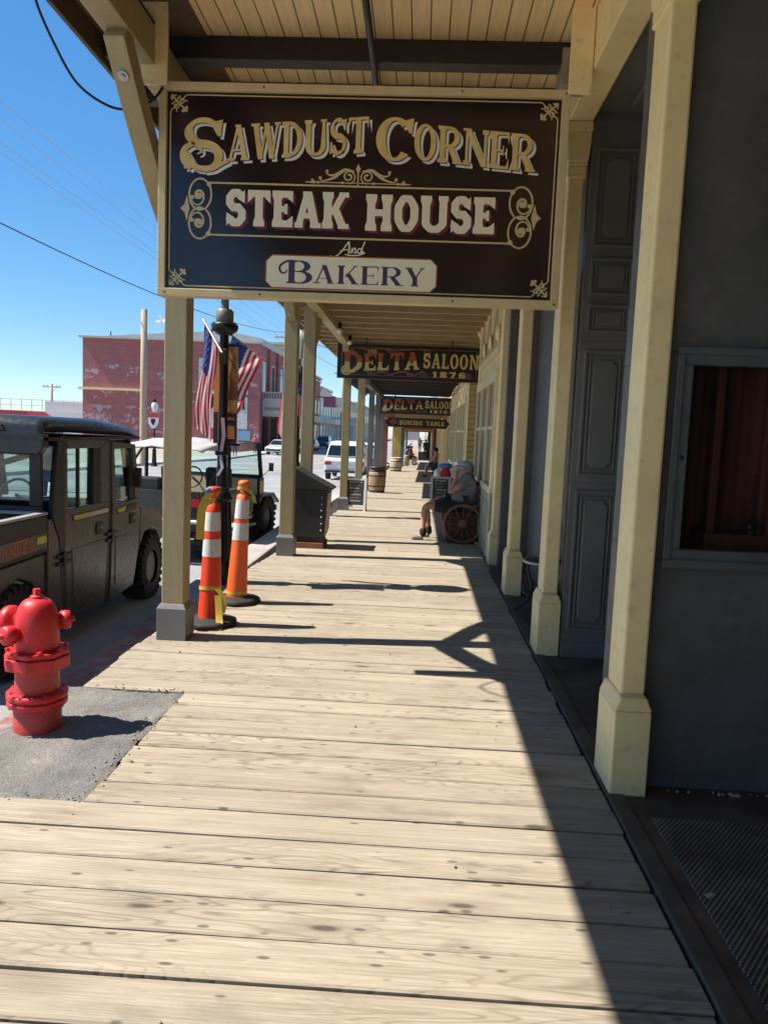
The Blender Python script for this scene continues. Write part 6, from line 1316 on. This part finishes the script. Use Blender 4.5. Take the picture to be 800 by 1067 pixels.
for y, x, wd, label, mt, tp in ((21.5, -1.36, .15, 'weathered grey post just past the barrel bin', GRYW, 2.74), (24.2, -1.33, .15, 'second weathered grey post past the barrel bin', GRYW, 2.74), (27., -1.33, .17, 'dark grey post under the Suicide Table sign left end', GRYW, 2.74),
                               (30.5, -1.33, .17, 'reddish brown post behind the dark grey posts', paint('red_brown_post', (.24, .09, .05), .7), 2.15), (38.6, -1.08, .34, 'broad yellow pillar above the pale half barrel', paint('yellow_pillar', (.62, .44, .10), .6), 2.15), (40., -1.3, .18, 'far khaki post left of the walk', OLIVE, 2.15),
                               (46., -1.02, .26, 'teal painted far post left of the walk', paint('teal_post', (.05, .14, .14), .6), 1.9), (52., -1.2, .18, 'white far post left of the walk', WHITEP, 1.9), (59., -1.3, .2, 'far grey post left of the walk before the gap', GRYW, 1.9), (66., -1.3, .2, 'distant post left of the walk at the last roof', OLIVE, 1.85), (80., -1.3, .2, 'most distant post left of the walk', GRYW, 1.85)):
    post(x, y, tp, label, mt, base=False, w=wd, group='posts far along the street edge')
for y, wd, label, mt in ((28.5, .2, 'cream far post right of the walk', CREAM), (32., .2, 'second cream far post right of the walk', CREAM), (36.5, .24, 'third cream far post right of the walk', CREAM), (43., .34, 'plum painted far pillar right of the walk', paint('plum_pillar', (.09, .04, .08), .6)), (50., .2, 'yellow far post right of the walk', paint('yellow_post2', (.58, .42, .12), .6)), (58., .2, 'distant cream post right of the walk', CREAM), (70., .3, 'distant dark post right of the walk', JOIST)):
    post(.93, y, 2.15 if y < 41 else 1.88, label, mt, base=False, w=wd, group='posts far along the building side')
shop_cols = [(.42, .34, .2), (.3, .12, .08), (.45, .44, .4), (.12, .16, .17), (.35, .27, .18)]
for k, (a, b) in enumerate(((24.7, 31), (31, 40), (40, 52), (52, 70), (70, 110))):
    bb = thing('shop_building', ('cream shop front far along the walk', 'brick red shop front far along the walk', 'pale grey shop front far along the walk', 'dark teal shop front far along the walk', 'tan shop front farthest along the walk')[k], 'building', (3, (a + b) / 2, gz(b) - .1), 0, 'shop fronts far along the walk'); Lb = tuple(bb.location)
    m = MB(Lb); m.box(1.12, 6, a, b, gz(b) - .4, 7.2 - k * .3); m.build('wall', paint('shop_wall_%d' % k, shop_cols[k], .7, .1, 2.), bb)
    y = a + .8
    while y < b - 1.6:
        m = MB(Lb); m.box(1.07, 1.12, y, y + 1.3, gz(y) + .7, gz(y) + 2.1); fr_ = m.build('window', PALEC, bb); m = MB(Lb); m.box(1.06, 1.069, y + .08, y + 1.22, gz(y) + .78, gz(y) + 2.02); m.build('pane', DGL, fr_); y += 2.4

# ------------------------------------------------------------------ across the street
t = NT('peeling_maroon_brick'); tc = t.n('ShaderNodeTexCoord'); v = tc.outputs['Object']; sp = t.n('ShaderNodeSeparateXYZ', i_0=v)
br = t.n('ShaderNodeTexBrick'); br.inputs['Scale'].default_value = 1.; br.inputs['Brick Width'].default_value = .5; br.inputs['Row Height'].default_value = .18; br.inputs['Mortar Size'].default_value = .012
cbv = t.n('ShaderNodeCombineXYZ', i_0=sp.outputs[0], i_1=sp.outputs[2]); t.t.links.new(cbv.outputs[0], br.inputs['Vector'])
br.inputs['Color1'].default_value = (.38, .135, .135, 1); br.inputs['Color2'].default_value = (.32, .11, .112, 1); br.inputs['Mortar'].default_value = (.26, .10, .10, 1)
n1 = t.noise(v, .35, 3, .6); n2 = t.noise(t.coords((1, 1, 1.5)), .62, 5, .62); n3 = t.noise(v, 2.6, 6, .75)
zz = sp.outputs[2]
def band(z0, z1, s_): return t.math('MULTIPLY', t.ramp(zz, z0 - s_, z0 + s_), t.ramp(zz, z1 - s_, z1 + s_, 1., 0.))
pm = t.math('ADD', band(7.0, 8.0, .7), t.math('ADD', t.math('MULTIPLY', band(4.9, 5.8, .4), .6), t.math('MULTIPLY', band(1.6, 4.0, .5), .75)))
pk = t.math('MULTIPLY', t.ramp(t.math('ADD', t.math('MULTIPLY', n2, .5), t.math('MULTIPLY', n3, .5)), .53, .56), t.math('GREATER_THAN', t.math('MULTIPLY', pm, t.ramp(n1, .35, .5)), .22))
cc = t.mix(t.ramp(n1, .3, .7, 0, .25), br.outputs['Color'], (.24, .10, .09)); cc = t.mix(t.math('MULTIPLY', pk, .75), cc, (.46, .38, .42))
PEEL = t.out(cc, .85)
t = NT('whitewashed_ghost_sign'); v = t.coords(); n1 = t.noise(v, .5, 5, .65); n2 = t.noise(v, 3., 4, .7)
GHOST = t.out(t.mix(t.ramp(n2, .5, .66, 0, .55), t.mix(t.ramp(n1, .35, .65), (.56, .58, .60), (.44, .45, .47)), (.30, .17, .16)), .85)
BB = thing('brick_building', 'maroon brick building with peeling paint and a whitewashed ghost sign', 'building', (-25.5, 85, -.95)); Lb = tuple(BB.location)
m = MB(Lb); m.box(-34.6, -16.6, 78, 100, -1, 9.95); m.build('wall', PEEL, BB)
m = MB(Lb); m.box(-34.95, -16.4, 77.7, 100.2, 9.955, 10.15); m.prism([(-34.9, 10.152), (-16.4, 10.152), (-16.4, 10.6), (-20, 11.2), (-24, 11.0)], 'y', 79, 99); rf = m.build('roof', paint('pale_roof_sheet', (.42, .43, .40), .5, .08, 1.), BB)
m = MB(Lb); m.lathe([(.12, 0), (.12, .5), (.35, .5), (.35, .65), (0, .85)], (-22.6, 82, 10.9), 10); m.tube([(-32.5, 80, 10.2), (-32.5, 80, 10.9)], .06, 6); m.build('vent', IRON, rf)
m = MB(Lb); m.box(-34.9, -28.4, 77.55, 77.99, 4.75, 4.98); m.build('white_ledge', PALEC, BB); m = MB(Lb); m.box(-28.38, -16.6, 77.85, 77.99, 4.55, 4.82); m.build('ledge', paint('mauve_ledge', (.16, .08, .10), .8), BB)
m = MB(Lb); m.box(-22.6, -17.55, 77.94, 77.99, 1.35, 8.35); gs = m.build('painted_wall_sign', GHOST, BB)
m = MB(Lb); UW = lambda x, y, d: (x, 77.94 - d, y)
text(m, 'M', -21.1, -20.25, 4.9, 1.1, UW, SLAB, .02); text(m, 'J', -21.8, -20.9, 3.3, 1.5, UW, SLAB, .02); text(m, 'O', -20.8, -19.9, 3.3, 1.5, UW, SLAB, .02); text(m, 'NI', -18.9, -17.8, 3.3, 1.6, UW, SLAB, .02)
for x in (-21.5, -21.1, -20.7): m.box(x, x + .25, 77.91, 77.925, 6.9, 7.4)
m.build('painted_letters', flat('faded_sign_black', (.05, .05, .06), .8), gs, fix=False)
m = MB(Lb); m.box(-18.5, -17.2, 77.90, 77.935, .2, 1.2); m.build('blue_panel', flat('blue_panel', (.16, .34, .5), .6), BB)
m = MB(Lb)
for y in (78.0, 83, 88, 93, 98.9): m.box(-16.6, -16.35, y, y + 1.0, -1, 9.95)
m.build('pilaster', PEEL, BB)
for y in (80, 85, 90, 95):
    m = MB(Lb); m.box(-16.62, -16.5, y, y + 1.6, 5.2, 8.4); f_ = m.build('window', PALEC, BB); m = MB(Lb); m.box(-16.5, -16.48, y + .15, y + 1.45, 5.35, 8.25); m.build('pane', DGL, f_)
m = MB(Lb); m.box(-16.5, -13.6, 80, 98, 2.75, 3.0); m.box(-16.4, -13.6, 79.7, 79.98, 2.9, 4.4); m.box(-16.3, -13.75, 79.68, 79.72, 4.4, 5.3); m.box(-13.7, -13.5, 80, 98, 2.7, 4.2); aw = m.build('awning', paint('weathered_white_boards', (.40, .385, .35), .7, .12, 3., .2), BB)
m = MB(Lb)
for k in range(9): m.box(-16.2 + k * .27, -16.05 + k * .27, 79.64, 79.675, 4.6, 5.15)
m.build('fretwork', flat('awning_dark_print', (.12, .11, .10), .7), aw); m = MB(Lb)
for k in range(8): m.box(-16.1 + k * .27, -15.95 + k * .27, 79.66, 79.695, 3.4, 3.7)
m.build('sign_print', flat('awning_dark_print', (.12, .11, .10), .7), aw)
BT = flat('black_timber', (.02, .018, .017), .8)
for x, y in ((-13.7, 80), (-13.7, 86), (-13.7, 92), (-13.7, 97.8), (-16.2, 80), (-15.0, 80)): m = MB(Lb); m.box(x - .1, x + .1, y, y + .2, -1, 2.75); m.build('awning_post', BT, BB)
m = MB(Lb); m.box(-16.55, -16.5, 81, 97, -.9, 2.5); m.build('shop_front', BT, BB)

LW = thing('low_building', 'long low white building with a roof railing left of the maroon building', 'building', (-50, 82, -1)); Lb = tuple(LW.location)
m = MB(Lb); m.box(-75, -34.9, 80, 95, -1, 2.35); m.build('wall', paint('white_render', (.62, .62, .60), .7, .06, 1.), LW)
m = MB(Lb)
for k in range(36): m.box(-75 + k * 1.13, -74.94 + k * 1.13, 80.2, 80.26, 2.35, 3.55)
m.box(-75, -35, 80.2, 80.26, 3.5, 3.56); m.box(-75, -35, 80.2, 80.26, 2.9, 2.95); m.build('railing', flat('white_rail', (.6, .6, .6), .5), LW)
m = MB(Lb); m.box(-41, -35.1, 83, 88, 2.36, 3.5); m.build('roof_box', paint('grey_plant', (.42, .43, .44), .6), LW)
for k in range(9):
    m = MB(Lb); m.box(-73 + k * 4.2, -71.2 + k * 4.2, 79.93, 79.99, -.2, 1.5); m.build('window', DGL, LW)
RC = thing('red_canopy', 'red canopy roof seen over the utility vehicle', 'canopy', (-29.5, 55, -.9)); m = MB(); m.prism([(-2.8, 2.55), (2.2, 2.55), (1.6, 3.0), (-2.2, 3.0)], 'y', -1.5, 1.5); m.build('roof', paint('canopy_red', (.36, .03, .04), .6), RC); m = MB()
for x in (-2.6, 2.0):
    for y in (-1.4, 1.4): m.box(x - .07, x + .07, y - .07, y + .07, 0, 2.55)
m.build('post', WHITEP, RC)
def facade(y0, y1, zt, colr, label, roofc, k, xs=-16.5):
    b = thing('storefront', label, 'building', (xs - 5, (y0 + y1) / 2, gz(y1) - .4), 0, 'old storefronts across the street'); L = tuple(b.location)
    m = MB(L); m.box(xs - 10, xs, y0, y1, -1, zt); m.build('wall', paint('storefront_%d' % k, colr, .75, .1, 1.5), b)
    m = MB(L); m.box(xs - 10.2, xs + .35, y0 - .15, y1 + .15, zt + .005, zt + .3); m.box(xs - 10.1, xs + .2, y0 - .1, y1 + .1, zt - .5, zt - .2); m.build('cornice', paint('cornice_%d' % k, roofc, .6), b)
    m = MB(L); m.box(xs, xs + 2.6, y0, y1, 2.7, 2.95); m.box(xs + 2.5, xs + 2.62, y0, y1, 2.55, 3.4); m.build('porch', paint('porch_%d' % k, roofc, .7), b)
    n_ = max(2, int((y1 - y0) / 3.2))
    for i in range(n_ + 1): yy = y0 + .2 + (y1 - y0 - .4) * i / n_; m = MB(L); m.box(xs + 2.4, xs + 2.55, yy - .08, yy + .08, -1, 2.7); m.build('porch_post', WHITEP, b)
    for i in range(n_):
        yy = y0 + (y1 - y0) * (i + .5) / n_; m = MB(L); m.box(xs, xs + .06, yy - .6, yy + .6, 4., min(6.2, zt - .6)); f_ = m.build('window', PALEC, b); m = MB(L); m.box(xs + .06, xs + .075, yy - .48, yy + .48, 4.12, min(6.08, zt - .72)); m.build('pane', DGL, f_)
        m = MB(L); m.box(xs, xs + .05, yy - 1.1, yy + 1.1, -.2, 2.3); m.build('shop_window', DGL, b)
    for s_ in (0, 1):
        m = MB(L); m.box(xs - 3.2 - 3 * s_, xs - 2.2 - 3 * s_, y0 - .06, y0 - .001, 4.3, 6.); m.build('side_window', DGL, b)
facade(101, 112, 12.4, (.42, .35, .22), 'tan stone storefront with heavy stepped cornice next to the brick building', (.5, .44, .32), 1)
facade(112.5, 126, 9.6, (.24, .10, .08), 'brown brick storefront third from the maroon building', (.42, .38, .32), 2)
facade(126.5, 142, 8.4, (.56, .55, .52), 'white storefront far up across the street', (.6, .58, .55), 3)
facade(143, 165, 7.6, (.30, .36, .35), 'green grey storefront with teal cornice far up across the street', (.12, .28, .28), 4)
facade(166, 200, 8.2, (.45, .33, .22), 'ochre storefront near the vanishing end of the street', (.4, .36, .3), 5)
facade(201, 290, 8.8, (.40, .38, .36), 'grey row of storefront at the very end of the street', (.3, .3, .3), 6)
facade(300, 330, 6.5, (.38, .36, .34), 'grey block closing the far end of the street', (.3, .3, .3), 7, xs=0)
# hanging shop signs up the far side
for x, y, z, colr, label in ((-13.2, 112, 5.6, (.55, .14, .2), 'pink projecting shop sign on the far storefronts'), (-12.9, 121, 5.9, (.6, .6, .6), 'white projecting shop sign beyond the pink one')):
    s_ = thing('shop_sign', label, 'sign', (x, y, z)); m = MB(); m.box(-.9, .9, -.06, .06, -.7, .7); m.build('board', flat('sign_board_%d' % len(MATS), colr, .6), s_); m = MB(); m.box(-3.3, .9, -.03, .03, .72, .8); m.build('arm', IRON, s_)

# utility poles and wires
POLEW = paint('pole_wood', (.40, .31, .21), .8, .12, 4., .3, grain=(6, 6, .5))
def pole(x, y, h, r_, label, arm=0, z0=None):
    p = thing('utility_pole', label, 'utility pole', (x, y, gz(y) - .4 if z0 is None else z0), 0, 'utility poles'); m = MB(); m.lathe([(r_ * 1.1, 0), (r_, h * .5), (r_ * .9, h), (0, h + .02)], n=14); m.build('shaft', POLEW, p)
    if arm:
        m = MB(); m.box(-arm, arm, -.06, .06, h - .5, h - .36); m.bar((0, -.07, h - 1.2), (arm * .6, -.07, h - .5), .04, .04); m.build('crossarm', POLEW, p)
        m = MB()
        for q in (-.9, -.5, .5, .9): m.lathe([(.04, h - .36), (.06, h - .28), (.03, h - .18)], (q * arm, 0, 0), 8)
        m.build('insulator', GREYP, p)
    return p
pole(-14.5, 40., 8.15, .17, 'bare tan wooden pole standing before the maroon brick wall')
pole(-15.6, 90., 13.5, .2, 'utility pole with crossarm rising behind the khaki post with the bin', 1.6)
pole(-48.5, 100., 7.2, .16, 'thin pole with short crossarm above the low white building', 1.2)
pole(-13.2, 130., 12.5, .2, 'utility pole far up the street with crossarm', 1.5)
sl = thing('street_light', 'cobra head street light on a long arm beside the crossarm pole', 'street light', (-15.6, 89.6, 8.2)); m = MB(); m.tube([(0, 0, -1.2), (-1.2, -1.5, .2), (-2.5, -3, 1.0)], .06, 8); m.build('arm', GALV, sl); m = MB(); m.ball((-2.75, -3.3, 1.15), .5, 12, (1.1, .8, .45)); m.build('lamp_head', paint('lamp_head_grey', (.5, .52, .54), .4), sl)
LF = lamp_post(-13.9, 40., 'black lamp post with white globe across the street by the wooden pole', gz(40) - .4)
LF.scale = (1, 1, 1)
SHb = thing('shield_sign', 'small red and white shield sign on the far lamp post', 'sign', (-13.9, 39.8, 1.66)); SHb.scale = (.72, 1, .8); m = MB(); m.prism([(-.42, .55), (.42, .55), (.36, -.1), (.12, -.42), (-.12, -.42), (-.36, -.1)], 'y', -.03, .03); m.build('board', flat('shield_white', (.66, .64, .62), .6), SHb); m = MB(); m.box(-.42, .42, -.036, -.031, .28, .55); m.build('red_band', flat('shield_red', (.5, .03, .03), .6), SHb); m = MB(); m.prism([(-.14, .2), (.14, .2), (.17, .0), (.0, -.25), (-.17, .0)], 'y', -.036, -.031); m.build('emblem', IRON, SHb)
BD = thing('bird', 'white bird gliding above the far brick building', 'bird', (-20.5, 60, 9.4)); m = MB(); m.ball((0, 0, 0), .14, 10, (1.8, 1, .8)); m.ball((-.26, 0, .06), .08, 8); m.add([(0, 0, .05), (.25, .1, .02), (.5, .9, .45), (.25, .95, .5)], [(0, 1, 2, 3)]); m.add([(0, 0, .05), (.25, -.1, .02), (.45, -.9, .35), (.2, -.95, .4)], [(0, 1, 2, 3)]); m.add([(.2, .06, 0), (.2, -.06, 0), (.48, 0, .02)], [(0, 1, 2)]); m.build('body', flat('bird_white', (.8, .8, .8), .7), BD, fix=False)
BD2 = None
def wire(label, a, b, sag, r_, mat=None, n=30):
    a, b = V(a), V(b); m = MB(a); m.tube([a.lerp(b, i / n) - V((0, 0, sag * 4 * (i / n) * (1 - i / n))) for i in range(n + 1)], r_, 6)
    o = m.build('overhead_wire', mat or IRON); o.location = a; return tag(o, label, 'wire', 'overhead wires across the street')
pole(-16.6, 20., 14.2, .17, 'utility pole across the street left of the view', 1.6)
wire('dark slack wire dropping along the far side of the street', (-16.6, 20, 9.1), (-15.6, 90, 12.6), 1.2, .028)
for k, (zz_, ww) in enumerate(((13.75, 'highest'), (12.85, 'second highest'), (11.85, 'third'), (11.3, 'lowest'))):
    wire(ww + ' of the four thin faint wires crossing the blue sky', (-16.6 + .3 * k, 20, zz_), (-16.2 + .3 * k, 90, zz_ - .35), .25, .012, GALV)
wire('thin wire from the crossarm pole up the far street', (-15.6, 90, 12.9), (-13.2, 130, 11.9), .8, .03)
wire('thin wire crossing the street beyond the khaki posts', (-15.6, 90, 12.4), (1.2, 100, 9.5), .5, .03)
m = MB((-1.68, 4.86, 3.64)); pts = [(-2.03, 4.4, 4.02), (-2.15, 4.48, 3.85), (-2.16, 4.6, 3.66), (-2.08, 4.74, 3.52), (-1.95, 4.86, 3.46), (-1.80, 4.88, 3.49), (-1.71, 4.86, 3.60), (-1.68, 4.85, 3.66)]
def catmull(P, k=6):
    P = [V(p) for p in P]; out = []
    for i in range(len(P) - 1):
        p0, p1, p2, p3 = P[max(i - 1, 0)], P[i], P[i + 1], P[min(i + 2, len(P) - 1)]
        for j in range(k):
            q = j / k; out.append(.5 * ((2 * p1) + (p2 - p0) * q + (2 * p0 - 5 * p1 + 4 * p2 - p3) * q * q + (3 * p1 - p0 - 3 * p2 + p3) * q ** 3))
    return out + [P[-1]]
pts = [(-2.2, 4.38, 3.97), (-2.225, 4.42, 3.90), (-2.17, 4.5, 3.73), (-2.08, 4.6, 3.55), (-1.95, 4.7, 3.47), (-1.835, 4.78, 3.475), (-1.71, 4.82, 3.545), (-1.655, 4.85, 3.635)]
m = MB((-1.655, 4.85, 3.635)); m.tube(catmull(pts), .008, 8); o = m.build('cable', flat('blue_black_cable', (.012, .014, .03), .45)); o.location = (-1.655, 4.85, 3.635); tag(o, 'thick dark cable drooping from the roof edge to the corner of the sign', 'cable')
for x, y, rz, J_, sc_, tc_, lb in ((-14.9, 62, 20, standing(1.75, .1), (.5, .5, .5), (.06, .08, .16), 'person in grey top walking the far pavement before the brick building'), (-15.2, 71, 200, standing(1.65, -.08), (.45, .1, .1), (.04, .04, .05), 'person in red top on the far pavement near the porch awning'), (-14.8, 88, 10, standing(1.72, .1), (.15, .25, .4), (.3, .27, .2), 'person in blue top on the far pavement behind the parked cars')):
    person(lb, (x, y, gz(y) - .22), R(rz), J_, flat('walker_top_%d' % len(MATS), sc_, .8), flat('walker_leg_%d' % len(MATS), tc_, .8), BLACK, hair=flat('walker_hair_%d' % len(MATS), (.07, .05, .03), .8), shorts=False, detail=False, group='people on the far pavement')
